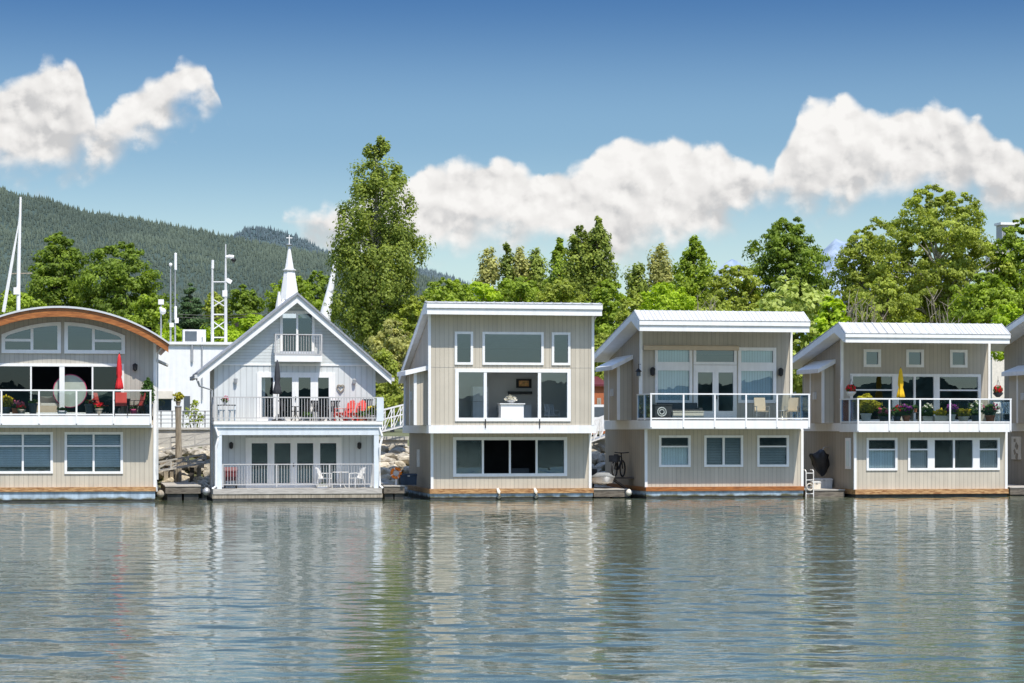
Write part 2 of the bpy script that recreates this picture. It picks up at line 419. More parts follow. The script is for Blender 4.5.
def glass_balcony(root, F, posts, top, bottom_rail, fas0, fas1, y_back, sides=(True, True), mat=WHITE):
    """Deck with white fascia, posts, rails and glass infill. posts: pixel x; top etc.: pixel y."""
    xs = [F.x(p) for p in posts]; Y = F.Y
    zt, zb, z1, z0 = F.z(top), F.z(bottom_rail), F.z(fas0), F.z(fas1)
    xa, xb = xs[0] - .05, xs[-1] + .05
    d = MB(); d.box(xa, xb, Y, y_back, z0, z1 - .012)
    deck = d.build('balcony', mat, root)
    b = MB(); b.box(xa + .06, xb - .06, Y + .05, y_back, z1 - .010, z1 + .02); b.build('deck_boards', DECKWOOD, deck)
    r = MB()
    for x in xs: r.box(x - .035, x + .035, Y - .03, Y + .04, z0 + .06, zt)
    ends = [(xs[0], sides[0]), (xs[-1], sides[1])]
    r.box(xa, xb, Y - .035, Y + .045, zt, zt + .06); r.box(xa + .09, xb - .09, Y - .01, Y + .02, zb - .03, zb + .03)
    gs = []
    for i in range(len(xs) - 1):
        gs.append(MB().box(xs[i] + .04, xs[i + 1] - .04, Y + .0, Y + .012, zb + .035, zt - .004))
    for x, on in ends:
        if not on: continue
        r.box(x - .04, x + .04, Y + .045, y_back, zt, zt + .06); r.box(x - .02, x + .02, Y + .045, y_back, zb - .03, zb + .03)
        for q in (.5, 1.0): yy = Y + (y_back - Y) * q - .08; r.box(x - .035, x + .035, yy - .035, yy + .035, z1, zt - .002)
        gs.append(MB().box(x - .006, x + .006, Y + .06, y_back - .1, zb + .035, zt - .004))
    r.build('railing', mat, deck)
    for g in gs: g.build('glass_panel', BALGLASS, deck)
    for x in xs: MB().box(x - .02, x + .02, Y - .012, Y - .002, z0 + .005, z0 + (z1 - z0) * .55).build('post_bracket', STEEL, deck)
    return z1 + .02

def baluster_rail(parent, x0, x1, Y, z0, z1, step=.115, mat=RAILGREY, name='railing', sides=None, w=.022, posts=()):
    m = MB()
    m.box(x0, x1, Y - .035, Y + .035, z1 - .05, z1); m.box(x0, x1, Y - .02, Y + .02, z0, z0 + .045)
    n = max(2, int((x1 - x0) / step))
    for i in range(1, n): x = x0 + (x1 - x0) * i / n; m.box(x - w / 2, x + w / 2, Y - w / 2, Y + w / 2, z0 + .045, z1 - .05)
    for x in list(posts) + [x0 + .03, x1 - .03]: m.box(x - .035, x + .035, Y - .036, Y + .036, z0 - .08, z1 - .052)
    if sides:
        for x in (x0 + .03, x1 - .03):
            m.box(x - .03, x + .03, Y + .037, sides, z1 - .05, z1); m.box(x - .02, x + .02, Y + .037, sides, z0, z0 + .045)
            k = max(2, int((sides - Y) / step))
            for i in range(1, k): y = Y + (sides - Y) * i / k; m.box(x - w / 2, x + w / 2, y - w / 2, y + w / 2, z0 + .045, z1 - .05)
    return m.build(name, mat, parent)

def flt(root, x0, x1, y0, y1, ztop, strip, mat=HULLBLUE, wood_=RUBWOOD, wet=.10):
    """Floating hull: painted side, timber rubbing strip above, wet dark band at the waterline."""
    h = MB(); h.box(x0, x1, y0, y1, wet, ztop); o = h.build('float', mat, root)
    k = MB(); k.box(x0 + .02, x1 - .02, y0 + .02, y1 - .02, -.5, wet - .002); k.build('wet_hull', HULLDARK, o)
    if strip:
        s = MB(); s.box(x0 - .03, x1 + .03, y0 - .07, y1, ztop + .003, strip); s.build('rubbing_strip', wood_, o)
    return o
# ================================================================== HOUSES
def gutter_pipe(m, pts, r=.045): m.tube(pts, r, 6)

# ---------------------------------------------------------------- home 1: arched roof
F = Face(0.0, 62)
X0, X1 = F.x(-31), F.x(154.5)
h1 = thing('floating_home', 'taupe floating home under a curved cedar-edged roof, with the red parasol on its balcony', 'house', (X0, 0, 0), group='floating homes along the shore')
ZB, ZT = F.z(488), F.z(420)          # lower siding, balcony underside
ZD = F.z(416)
holes = [window(h1, F, (-5, 432, 53, 473.5), cols=[(22.8, .09)], rows={0: [446], 1: [446]}, blind=BLINDH, blindcols={0: (.12, 1), 1: (.12, 1)}),
         window(h1, F, (64.5, 432, 123, 474), cols=[(93.6, .09)], rows={0: [446], 1: [446]}, blind=BLINDH, blindcols={0: (.12, 1), 1: (.12, 1)})]
m = MB(); m.holed(R4((X0, ZB, X1, ZT)), holes, 0, .1); m.build('wall', TAUPE, h1)
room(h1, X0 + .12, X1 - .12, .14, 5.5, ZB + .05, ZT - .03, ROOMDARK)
# upper storey with arched head
RAD = None
def arc_z(px, top):    # circle through the photographed arch
    R_ = 185.0; d = px - 60.0
    return F.z(top + (R_ - math.sqrt(max(R_ * R_ - d * d, 0))))
holes = [window(h1, F, (-12, 363.5, 124, 416), name='patio_door', gmat=DARKGLASS, open_cols=(1, 2), fw=.13, cols=[(31, .07), (62, .22), (92.5, .07)], bottom=ZD + .03)]
# two bow-topped windows
for (pa, pb, rise_left, mull, cross) in ((1.5, 61, True, 32, 340.5), (64.3, 125, False, 93.4, 340.5)):
    za = F.z(353.5)
    n = 10
    FWA = .15
    def top(px): return arc_z(px, 322) if True else 0
    ps = [pa + (pb - pa) * i / n for i in range(n + 1)]
    edge = 335 if rise_left else 335
    outer = [(F.x(pa), za), (F.x(pb), za)] + [(F.x(p), F.z(322 + ((p - 63) / 62.0) ** 2 * 13)) for p in reversed(ps)]
    fw = .155
    inn = [(F.x(pa) + fw, za + fw), (F.x(pb) - fw, za + fw)] + [(min(max(F.x(p), F.x(pa) + fw), F.x(pb) - fw), F.z(322 + ((p - 63) / 62.0) ** 2 * 13) - fw) for p in reversed(ps)]
    xm = F.x(mull)
    fr = MB(); fr.holed(outer, [inn], -.07, .07)
    zc = F.z(322 + ((mull - 63) / 62.0) ** 2 * 13)
    fr.box(xm - .06, xm + .06, -.055, .065, za + fw, zc - fw - .01)
    if rise_left: fr.box(F.x(pa) + fw, xm - .046, -.045, .06, F.z(cross) - .055, F.z(cross) + .055)
    else: fr.box(xm + .046, F.x(pb) - fw, -.045, .06, F.z(cross) - .055, F.z(cross) + .055)
    w = fr.build('arched_window', WHITE, h1)
    pn = MB(); k = len(inn); vs = [(p[0], .035, p[1]) for p in inn]
    pn.add(vs, [tuple(t) for t in tessellate_polygon([[Vector((p[0], p[1], 0)) for p in inn]])]); pn.build('pane', WINGLASS, w)
    holes.append([(p[0], p[1]) for p in outer])
    shrink = [(F.x(pa) + .02, za + .02), (F.x(pb) - .02, za + .02)] + [(min(max(p[0], F.x(pa) + .02), F.x(pb) - .02), p[1] - .02) for p in outer[2:]]
    holes[-1] = shrink
pts = [X0 + (X1 - X0) * i / 24 for i in range(25)]
def px_of(x):  # arch is symmetric about the house middle
    return -31 + (x - X0) / (X1 - X0) * 185.5
outer = [(X0, ZD), (X1, ZD)] + [(x, arc_z(px_of(x), 315)) for x in reversed(pts)]
m = MB(); m.holed(outer, holes, 0, .1); m.build('wall', GREYTAUPE, h1)
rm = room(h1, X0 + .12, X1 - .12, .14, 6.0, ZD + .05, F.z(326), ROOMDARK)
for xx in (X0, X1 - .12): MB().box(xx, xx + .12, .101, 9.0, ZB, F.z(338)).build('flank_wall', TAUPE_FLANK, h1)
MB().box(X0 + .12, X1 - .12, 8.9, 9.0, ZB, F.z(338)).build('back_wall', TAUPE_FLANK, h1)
# curved roof: glulam edge + thin sheet
Fr = Face(-1.0, 62)
def arcpts(off0, n=30, lo=-48.5, hi=168.5):
    R_ = 185.0
    return [(Fr.x(lo + (hi - lo) * i / n), Fr.z(off0 + (R_ - math.sqrt(R_ * R_ - (lo + (hi - lo) * i / n - 60) ** 2)))) for i in range(n + 1)]
up, dn = arcpts(308.0), arcpts(316.5)
m = MB(); m.prism(up + dn[::-1], -1.0, -.82, 'y'); m.build('curved_fascia', ORANGEWOOD, h1)
up2, dn2 = arcpts(309.0), arcpts(312.0)
m = MB(); m.prism(up2 + dn2[::-1], -.818, 9.6, 'y'); m.build('soffit', ORANGEWOOD, h1)
a, b = arcpts(306.0, lo=-50, hi=170), arcpts(307.9, lo=-50, hi=170)
m = MB(); m.prism(a + b[::-1], -1.08, 9.7, 'y'); m.build('roof', METALROOF, h1)
for xx in (X1 - .05, X0 - .08): MB().box(xx, xx + .13, -.07, .06, ZB, F.z(341)).build('corner_trim', WHITE, h1)
m = MB(); gutter_pipe(m, [(F.x(164), -.6, F.z(341)), (F.x(163), -.3, F.z(346)), (X1 + .13, -.05, F.z(352)), (X1 + .13, -.05, F.z(480))]); m.build('downspout', WHITEDIRTY, h1)
m = MB(); m.prism([(F.x(156), F.z(357)), (F.x(169), F.z(363)), (F.x(169), F.z(365)), (F.x(156), F.z(359.5))], .7, 2.2, 'y'); m.build('side_canopy', WHITEDIRTY, h1)
wall_lamp(h1, F.x(135), 0, F.z(367), 1.1)
FB = Face(-.9, 62)
DECK1 = glass_balcony(h1, FB, (-36, 1.5, 39, 76.5, 113.6, 150.5), 391, 414.5, 415.8, 425, -.0, (True, True))
m = MB(); m.box(X0 + .1, X1 - .1, -.78, -.02, F.z(427.6), FB.z(425) - .004); m.build('deck_beam', WHITE, h1)
flt(h1, X0 - .02, X1 + .02, -.12, 9.2, F.z(491.6), F.z(487.2), HULLBLUE)
m = MB(); gutter_pipe(m, [(X1 + .1, -.02, F.z(425)), (X1 + .06, -.05, F.z(470)), (X1 + .1, -.05, F.z(492))], .04); m.build('drain_pipe', WHITEDIRTY, h1)

# ---------------------------------------------------------------- home 2: gabled
F = Face(0.0, 297); FU = Face(1.4, 297); FR = Face(.80, 297); FL = Face(1.6, 297)
h2 = thing('floating_home', 'pale blue gabled floating home with white rake boards and two railed decks', 'house', (F.x(214), 0, 0), group='floating homes along the shore')
ux0, ux1 = FU.x(214.3), FU.x(375.5)
zdeck = F.z(421.5); zl0, zl1 = F.z(489), F.z(430)
YBK = 5.2
# gable wall: doors, loft door
pk = FU.x(297.7); zpk = FU.z(294.5); zev = FU.z(362)
holes = [french_doors(h2, FU, (257, 372.5, 335, 421), [(261.5, 273), (279, 292), (298.5, 310.5), (318, 328.7)], zdeck + .02, 377.5, 417, handle=(295.5,))]
ztrim = FU.z(364.4)
m = MB(); m.holed([(ux0, zdeck), (ux1, zdeck), (ux1, ztrim - .06), (ux0, ztrim - .06)], holes, 1.4, 1.5); m.build('wall', BLUEGREY, h2)
lo = window(h2, FU, (280, 311, 314.6, 354), name='loft_door', fw=.12, cols=[(297.2, .09)])
sl = (zpk - zev) / (pk - ux0)
m = MB(); m.holed([(ux0, ztrim + .001), (ux1, ztrim + .001), (ux1, max(zev, ztrim + .02)), (pk, zpk), (ux0, max(zev, ztrim + .02))], [lo], 1.4, 1.5); m.build('gable_wall', BLUESHINGLE, h2)
m = MB(); m.box(ux0, ux1, 1.36, 1.48, ztrim - .06, ztrim); m.build('trim_band', WHITE, h2)
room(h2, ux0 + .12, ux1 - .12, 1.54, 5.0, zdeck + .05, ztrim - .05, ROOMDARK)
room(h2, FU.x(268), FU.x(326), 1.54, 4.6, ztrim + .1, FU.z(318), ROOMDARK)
m = MB(); m.box(FU.x(261), FU.x(265.5), 1.62, 1.66, zdeck + .1, FU.z(377)); m.build('curtain', PALEBLUE, h2)
# loft balcony
m = MB(); a, b = FU.x(274), FU.x(321); m.box(a, b, .85, 1.36, FU.z(362), FU.z(356)); jl = m.build('loft_balcony', WHITE, h2)
baluster_rail(jl, a, b, .9, FU.z(355), FU.z(334.5), .115, sides=1.38)
# roof: two slopes with white rake boards
ey = FR.z(372.5); apex = FR.z(292.2); e0, e1, cx = FR.x(197.5), FR.x(391.5), FR.x(297.3)
ey2 = FR.z(374.5)
def gable(off, t):
    return [(e0, ey - off), (cx, apex - off), (e1, ey2 - off), (e1, ey2 - off - t), (cx, apex - off - t * 1.15), (e0, ey - off - t)]
m = MB(); m.prism(gable(.10, .32), .80, .85, 'y'); m.build('rake_board', WHITE, h2)
m = MB(); m.prism(gable(.13, .16), .853, YBK + .5, 'y'); m.build('soffit', PALEBLUE, h2)
m = MB(); m.prism(gable(0.0, .098), .71, YBK + .6, 'y'); m.build('roof', ROOFDARK, h2)
for e, z, s in ((e1, ey2, 1), (e0, ey, -1)): g = MB().box(min(e, e + s * .13), max(e, e + s * .13), .75, YBK + .5, z - .28, z - .12).build('gutter', WHITEDIRTY, h2)
m = MB(); gutter_pipe(m, [(e0 - .02, .9, ey - .3), (e0 + .1, 1.0, ey - .62), (FU.x(211.8), 1.3, ey - .8), (FU.x(211.8), 1.35, zl0)], .05); m.build('downspout', STEEL, g)
# flanks and back
for xx in (ux0, ux1 - .1): MB().box(xx, xx + .1, 1.501, YBK, F.z(489), zev + .02).build('flank_wall', BLUEGREY, h2)
MB().box(ux0 + .1, ux1 - .1, YBK - .1, YBK, F.z(489), zev + .02).build('back_wall', BLUEGREY, h2)
# lower storey recessed under the deck
holes = [french_doors(h2, FL, (245.5, 437.5, 341.5, 490), [(251.6, 267.4), (274.3, 290.5), (297, 313.2), (320, 336.3)], F.z(489) + .02, 443.2, 483, handle=(293.5,))]
m = MB(); m.holed([(FL.x(214.8), zl0), (FL.x(375.5), zl0), (FL.x(375.5), zl1), (FL.x(214.8), zl1)], holes, 1.6, 1.7); m.build('wall', BLUEGREY, h2)
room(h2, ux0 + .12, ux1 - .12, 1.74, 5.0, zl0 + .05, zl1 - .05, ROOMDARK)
wall_lamp(h2, FL.x(231), 1.6, FL.z(445.5)); wall_lamp(h2, FL.x(359), 1.6, FL.z(445.8))
wall_lamp(h2, FU.x(235.5), 1.4, FU.z(381), .9, STEEL); wall_lamp(h2, FU.x(354), 1.4, FU.z(381.5), .9, STEEL)
m = MB()                                          # heart-shaped wreath
hp = [(.16 * math.sin(t) ** 3, .0125 * (13 * math.cos(t) - 5 * math.cos(2 * t) - 2 * math.cos(3 * t) - math.cos(4 * t))) for t in [i * math.tau / 20 for i in range(21)]]
m.tube([(FU.x(340.5) + p[0], 1.34, FU.z(388) + p[1]) for p in hp], .03, 6); m.build('heart_wreath', PILEWOOD, h2)
# deck, beam, columns
m = MB(); m.box(F.x(213.6), F.x(383), 0, 1.39, F.z(424.5), zdeck); dk = m.build('balcony', WHITE, h2)
m = MB(); m.box(F.x(214), F.x(382.6), .03, 1.385, zdeck + .002, zdeck + .03); m.build('deck_boards', DECKWOOD, dk)
baluster_rail(dk, F.x(213.8), F.x(383.3), .08, F.z(418.5), F.z(396.8), .125, sides=1.39, posts=[F.x(p) for p in (277, 330)])
m = MB(); m.box(F.x(383.3) - .3, F.x(383.3) + .02, -.01, .02, F.z(421), F.z(397.5)); m.build('end_panel', PALEBLUE, dk)
m = MB()
m.box(F.x(214.5), F.x(382), .06, 1.39, F.z(428), F.z(424.5) - .004)
m.box(F.x(216.5), F.x(380.5), .12, .42, F.z(435), F.z(428) - .003); m.build('deck_beam', PALEBLUE, h2)
for a, b in ((217.2, 222), (374.5, 379.3)): MB().box(F.x(a), F.x(b), .13, .36, F.z(489), F.z(435) - .002).build('column', PALEBLUE, h2)
for a in (215.6, 379.6):
    m = MB(); x = F.x(a); gutter_pipe(m, [(x, .1, F.z(427)), (x + (.12 if a < 300 else .12), .06, F.z(436)), (x + .1, .06, F.z(440)), (x + .02, .05, F.z(447)), (x + .02, .05, F.z(486)), (x - .15 if a < 300 else x + .15, .0, F.z(488.5))], .055); m.build('downspout', WHITE, h2)
baluster_rail(h2, F.x(222.3), F.x(374.3), .2, F.z(485), F.z(463.8), .125, posts=[F.x(p) for p in (277, 330)])
flt(h2, F.x(212.3), F.x(382.3), -.12, YBK, F.z(494.0), None, PILEWOOD, wet=.12)
m = MB(); m.box(F.x(213), F.x(381.6), -.15, YBK, F.z(493.8), zl0 + .02); m.build('deck_edge', DECKWOOD, h2)

# ---------------------------------------------------------------- shed-roofed homes
def shed_home(label, p):
    """Two-storey home with a roof falling away from the water; returns root and its faces."""
    F = Face(0.0, p['ref']); FU = Face(p['yu'], p['ref']); FR = Face(p['yr'], p['ref'])
    X0, X1 = F.x(p['low'][0]), F.x(p['low'][1]); U0, U1 = FU.x(p['up'][0]), FU.x(p['up'][1])
    root = thing('floating_home', label, 'house', (X0, 0, 0), group='floating homes along the shore')
    zb, zt = F.z(p['sid']), F.z(p['band'][1])
    zb2 = F.z(p['band'][0])
    yb = p['yb']; yu = p['yu']; yr = p['yr']
    # roof section (y, z)
    zf0, zf1 = FR.z(p['fas'][1]), FR.z(p['fas'][0])
    yk = yr + p['kick']; zk = Face(yk, p['ref']).z(p['ridge'])
    zback = Face(yb + .7, p['ref']).z(p['back']) if 'back' in p else p['zback']
    t = .30
    def under(y):      # underside of the sloping slab
        if y <= yk: return zf0 + .04
        return zk + (zback - zk) * (y - yk) / (yb + .7 - yk) - t
    R0, R1 = FR.x(p['roof'][0]), FR.x(p['roof'][1])
    prof = [(yr + .03, zf0), (yr + .03, zf1 - .02), (yk, zk - .03), (yb + .7, zback - .03), (yb + .7, zback - t), (yk + .6, under(yk + .6)), (yr + .25, zf0)]
    m = MB(); m.prism(prof, R0, R1, 'x'); m.build('roof', WHITE, root)
    m = MB(); m.prism([(yr, zf0 - .02), (yr, zf0 + (zf1 - zf0) * .52), (yr + .028, zf0 + (zf1 - zf0) * .52), (yr + .028, zf0 - .02)], R0 - .02, R1 + .02, 'x')
    m.prism([(yr - .06, zf0 + (zf1 - zf0) * .55), (yr - .06, zf1), (yr + .028, zf1), (yr + .028, zf0 + (zf1 - zf0) * .55)], R0 - .04, R1 + .04, 'x'); m.build('fascia', WHITE, root)
    sh = MB(); sh.prism([(yr - .08, zf1 + .002), (yr - .08, zf1 + .02), (yk, zk), (yb + .75, zback), (yb + .75, zback - .026), (yk, zk - .026)], R0 - .05, R1 + .05, 'x')
    n = int((R1 - R0) / p.get('rib', .40))
    for i in range(n + 1):
        x = R0 + (R1 - R0) * i / n
        sh.prism([(yr - .08, zf1 + .021), (yr - .08, zf1 + .045), (yk, zk + .026), (yb + .75, zback + .026), (yb + .75, zback + .001), (yk, zk + .001)], x - .02, x + .02, 'x')
    sh.build('metal_sheet', METALSHEET, root)
    # side trim board under the rake
    for x in (R0, R1):
        m = MB(); a, b = (x - .045, x - .002) if x == R0 else (x + .002, x + .045)
        m.prism([(yk, zk - .05), (yb + .7, zback - .05), (yb + .7, zback - t - .04), (yk + .6, under(yk + .6) - .04), (yr + .1, zf0 - .01), (yr + .05, zf1 - .05)], a, b, 'x')
        m.build('rake_board', WHITE, root)
    # flank walls
    zfl = F.z(p['fl']) if 'fl' in p else zb
    yl = p.get('ylow', yb - .3)
    for x in (U0, U1 - .1):
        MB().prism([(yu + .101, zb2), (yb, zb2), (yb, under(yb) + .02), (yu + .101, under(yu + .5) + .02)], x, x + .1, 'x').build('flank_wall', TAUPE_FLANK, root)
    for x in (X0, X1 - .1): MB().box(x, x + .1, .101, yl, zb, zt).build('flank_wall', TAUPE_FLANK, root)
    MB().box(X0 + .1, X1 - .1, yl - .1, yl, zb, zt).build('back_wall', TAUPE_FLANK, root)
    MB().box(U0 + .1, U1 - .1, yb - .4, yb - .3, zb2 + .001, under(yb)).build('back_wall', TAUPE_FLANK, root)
    # white band round the middle
    m = MB(); w = .04
    m.box(min(X0, U0) - w, max(X1, U1) + w, min(0, yu) - w, yl + .03, zt + .001, zb2 - .001); m.build('trim_band', WHITE, root)
    # corner boards
    for x in (X0, X1): MB().box(x - .06, x + .06, -.05, .07, zb, zt).build('corner_trim', WHITE, root)
    for x in (U0, U1): MB().box(x - .06, x + .06, yu - .05, yu + .07, zb2, under(yu) + .02).build('corner_trim', WHITE, root)
    # bump-out bay on the left flank
    if 'bay' in p:
        by0, by1, w, ptop, peave, over = p['bay']
        bx = U0 - w; Fb = Face(by0, p['ref'])
        zt0, zt1 = Fb.z(ptop), Fb.z(peave)               # roof top at the wall and at the eave
        def zr_(x): return zt0 + (zt1 - zt0) * (U0 - x) / (w + over)
        m = MB(); m.prism([(bx, zb2 + .002), (U0 + .05, zb2 + .002), (U0 + .05, zr_(U0) - .16), (bx, zr_(bx) - .16)], by0, by1, 'y'); bay = m.build('side_bay', TAUPE, root)
        MB().box(bx - .03, bx + .10, by0 - .04, by0 + .06, zb2 + .004, zr_(bx) - .18).build('corner_trim', WHITE, bay)
        MB().box(bx - .025, bx - .002, by0 + (by1 - by0) * .60, by0 + (by1 - by0) * .66, zb2 + .004, zr_(bx) - .2).build('corner_trim', WHITE, bay)
        m = MB(); m.prism([(U0 - .01, zr_(U0)), (bx - over, zr_(bx - over)), (bx - over, zr_(bx - over) - .20), (U0 - .01, zr_(U0) - .20)], by0 - .30, by1 + .25, 'y'); m.build('bay_roof', WHITE, bay)
        m = MB(); m.box(bx - .10, bx - .001, by0 + (by1 - by0) * .3, by0 + (by1 - by0) * .42, zb2 + 1.15, zb2 + 1.5); m.build('meter_box', WHITEDIRTY, bay)
    return root, F, FU, dict(X0=X0, X1=X1, U0=U0, U1=U1, zb=zb, zt=zt, zb2=zb2, under=under, yu=yu, yb=yb)

# home 3
h3, F, FU, d = shed_home('plain taupe floating home with a wide picture window and no balcony', dict(
    ref=512, yu=-1.1, yr=-1.9, yb=6.5, low=(432, 590), up=(429.5, 592.7), sid=488.5, band=(425.3, 433.2), fas=(303.8, 314.5), ridge=302.2, kick=.5, roof=(427.5, 601.5), zback=5.7,
    bay=(-.55, 1.7, .60, 366, 371.5, .45), ylow=7.3, rib=.42))
ws = [window(h3, FU, (454.6, 332, 473, 365)), window(h3, FU, (482.3, 332, 543.5, 365)), window(h3, FU, (551.6, 332, 570.3, 365)),
      window(h3, FU, (455, 368.8, 570.6, 421.3), name='picture_window', fw=.16, cols=[(485.2, .14), (539.4, .14)], open_cols=(1,))]
m = MB(); m.holed([(d['U0'], d['zb2'] + .001), (d['U1'], d['zb2'] + .001), (d['U1'], d['under'](-1.1)), (d['U0'], d['under'](-1.1))], ws, -1.1, -1.0); m.build('wall', TAUPE, h3)
m = MB(); m.box(d['U0'] + .06, d['U1'] - .06, -1.108, -1.102, FU.z(367.6), FU.z(367.2)); m.build('panel_joint', GREYTAUPE, h3)
r3 = room(h3, d['U0'] + .12, d['U1'] - .12, -.96, 2.5, d['zb2'] + .02, FU.z(369), ROOMBRIGHT)
room(h3, d['U0'] + .12, d['U1'] - .12, -.96, 3.0, FU.z(366.5), d['under'](-1) - .05, ROOM)
ws = [window(h3, F, (453, 437, 567, 476.5), name='strip_window', fw=.14, cols=[(482.8, .09), (509.8, .08), (536.5, .09)], open_cols=(1, 2))]
m = MB(); m.holed([(d['X0'], d['zb']), (d['X1'], d['zb']), (d['X1'], d['zt']), (d['X0'], d['zt'])], ws, 0, .1); m.build('wall', TAUPE, h3)
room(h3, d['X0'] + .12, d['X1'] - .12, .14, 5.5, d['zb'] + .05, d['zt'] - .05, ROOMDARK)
for px in (485.2, 539.4):
    m = MB(); m.box(FU.x(px) - .02, FU.x(px) + .02, -1.18, -1.152, FU.z(428), FU.z(419)); m.build('drain_stub', BLACK, h3)
flt(h3, d['X0'] - .1, d['X1'] + .1, -.12, 7, F.z(493.2), F.z(488.7), HULLBLUE)
for px in (498, 535):
    m = MB(); m.tube([(F.x(px) - .06, -.2, F.z(488)), (F.x(px), -.24, F.z(492)), (F.x(px) + .05, -.22, F.z(496)), (F.x(px) - .03, -.2, F.z(498))], [.05, .09, .09, .05], 8); m.build('fender', CREAM, h3, True)
m = MB(); xp = at(405.3, 0, 6.9).x; gutter_pipe(m, [(xp + .1, 6.7, 5.75), (xp, 6.9, 5.4), (xp, 6.9, 3.2)], .09); m.build('downspout', WHITE, h3)
m = MB(); m.box(d['U0'] - .10, d['U0'] - .002, 1.9, 2.2, d['zt'] - 1.55, d['zt'] - .75); m.build('meter_box', WHITEDIRTY, h3)

# home 4
h4, F, FU, d = shed_home('taupe floating home with two tan sling chairs on its glass balcony', dict(
    ref=724, yu=1.2, yr=-1.5, yb=7.6, low=(646, 802), up=(641, 791), sid=487, band=(420, 429.5), fas=(321, 331.2), ridge=311, kick=.9, roof=(640, 809), back=357,
    bay=(3.0, 5.9, .68, 355.5, 366.5, .36), ylow=8.3))
h4d = d
ws = [window(h4, FU, (655, 347.3, 692, 403), fw=.13, rows={0: [366.5]}, bar=.40, blind=BLIND, blindcols={0: (0, 1)}, name='tall_window'),
      window(h4, FU, (693.3, 347.3, 736.5, 364.8), fw=.13, name='transom_window'),
      window(h4, FU, (738, 347.3, 776, 403), fw=.15, rows={0: [366.5]}, bar=.40, blind=BLIND, name='tall_window')]
ws.append(french_doors(h4, FU, (693.3, 365.2, 736.5, 420), [(697.6, 712.4), (718.3, 733)], d['zb2'] + .03, 372.5, 411, handle=(714.5, 716.3)))
m = MB(); m.holed([(d['U0'], d['zb2'] + .001), (d['U1'], d['zb2'] + .001), (d['U1'], d['under'](1.2) + .3), (d['U0'], d['under'](1.2) + .3)], ws, 1.2, 1.3); m.build('wall', TAUPE_WARM, h4)
room(h4, d['U0'] + .12, d['U1'] - .12, 1.34, 6.5, d['zb2'] + .04, FU.z(345), ROOM)
m = MB(); m.prism([(1.02, FU.z(350.5)), (1.02, FU.z(346.5)), (1.18, FU.z(345.5)), (1.18, FU.z(350.5))], FU.x(643), FU.x(738), 'x'); m.build('awning_case', BEIGE, h4)
wall_lamp(h4, FU.x(651.8), 1.2, FU.z(372), 1.3); wall_lamp(h4, FU.x(779.8), 1.2, FU.z(372), 1.3)
FB = Face(-1.4, 724)
DECK4 = glass_balcony(h4, FB, (651, 683.5, 714.8, 746, 777, 809), 394.7, 418.5, 420.2, 428.6, 1.15)
ws = [window(h4, F, (658.8, 435.3, 690.5, 467), rows={0: [446.5]}, blind=BLIND, blindcols={0: (0, .66)}),
      window(h4, F, (704, 435.3, 743, 467), cols=[(723.5, .10)], blind=SHUTTER),
      window(h4, F, (757, 435.3, 788.8, 467), rows={0: [446.5]}, blind=SHUTTER, blindcols={0: (0, .66)})]
m = MB(); m.holed([(d['X0'], d['zb']), (d['X1'], d['zb']), (d['X1'], d['zt']), (d['X0'], d['zt'])], ws, 0, .1); m.build('wall', TAUPE, h4)
room(h4, d['X0'] + .12, d['X1'] - .12, .2, 5.5, d['zb'] + .05, d['zt'] - .05, ROOM)
flt(h4, d['X0'] - .02, d['X1'] + .02, -.12, 8, F.z(490.8), F.z(486.6), HULLBLUE, ORANGEWOOD)
m = MB(); gutter_pipe(m, [(d['U0'] - .05, 1.05, FU.z(368)), (d['U0'] - .1, 1.0, FU.z(375)), (d['U0'] - .1, 1.0, FU.z(419))], .06); m.build('downspout', WHITE, h4)

# home 5
h5, F, FU, d = shed_home('taupe floating home with a flower-filled balcony and three small square windows', dict(
    ref=930, yu=1.8, yr=-.8, yb=7.8, low=(855, 1006), up=(842, 989), sid=489.5, band=(423, 431.3), fas=(334, 342.6), ridge=323.2, kick=.95, roof=(846, 1009.3), back=364,
    bay=(3.0, 5.8, .58, 360, 369.5, .30), ylow=8.0))
h5d = d
ws = [window(h5, FU, (a, 349.6, b, 367.4), fw=.13) for a, b in ((863.5, 880.7), (906, 923.6), (949.7, 967.2))]
ws += [window(h5, FU, (850, 374, 980.5, 420), name='window_wall', fw=.13, cols=[(895.5, .34), (914.5, .10), (936.5, .30)], rows={0: [390.2], 3: [390.2]}, bottom=d['zb2'] + .04)]
m = MB(); m.holed([(d['U0'], d['zb2'] + .001), (d['U1'], d['zb2'] + .001), (d['U1'], d['under'](1.8) + .3), (d['U0'], d['under'](1.8) + .3)], ws, 1.8, 1.9); m.build('wall', TAUPE_WARM, h5)
room(h5, d['U0'] + .12, d['U1'] - .12, 1.94, 6.8, d['zb2'] + .05, FU.z(369.5), ROOMDARK)
room(h5, d['U0'] + .12, d['U1'] - .12, 1.94, 3.6, FU.z(368.5), FU.z(347), ROOM)
FB = Face(-.72, 930)
DECK5 = glass_balcony(h5, FB, (858, 889.3, 920, 950, 979.6, 1010.5), 399.6, 422, 423.2, 432, 1.75)
ws = [window(h5, F, (866.3, 437.7, 897.2, 470.3), rows={0: [449.5]}, blind=BLIND, blindcols={0: (0, .68)}),
      window(h5, F, (907.7, 437.7, 999.5, 470.3), name='strip_window', cols=[(931, .34), (953.8, .09), (976, .34)], rows={0: [449.5], 3: [449.5]}, blind=CURTAIN, blindcols={0: (0, .66), 3: (0, .66)})]
m = MB(); m.holed([(d['X0'], d['zb']), (d['X1'], d['zb']), (d['X1'], d['zt']), (d['X0'], d['zt'])], ws, 0, .1); m.build('wall', TAUPE, h5)
room(h5, d['X0'] + .12, d['X1'] - .12, .2, 5.5, d['zb'] + .05, d['zt'] - .05, ROOMDARK)
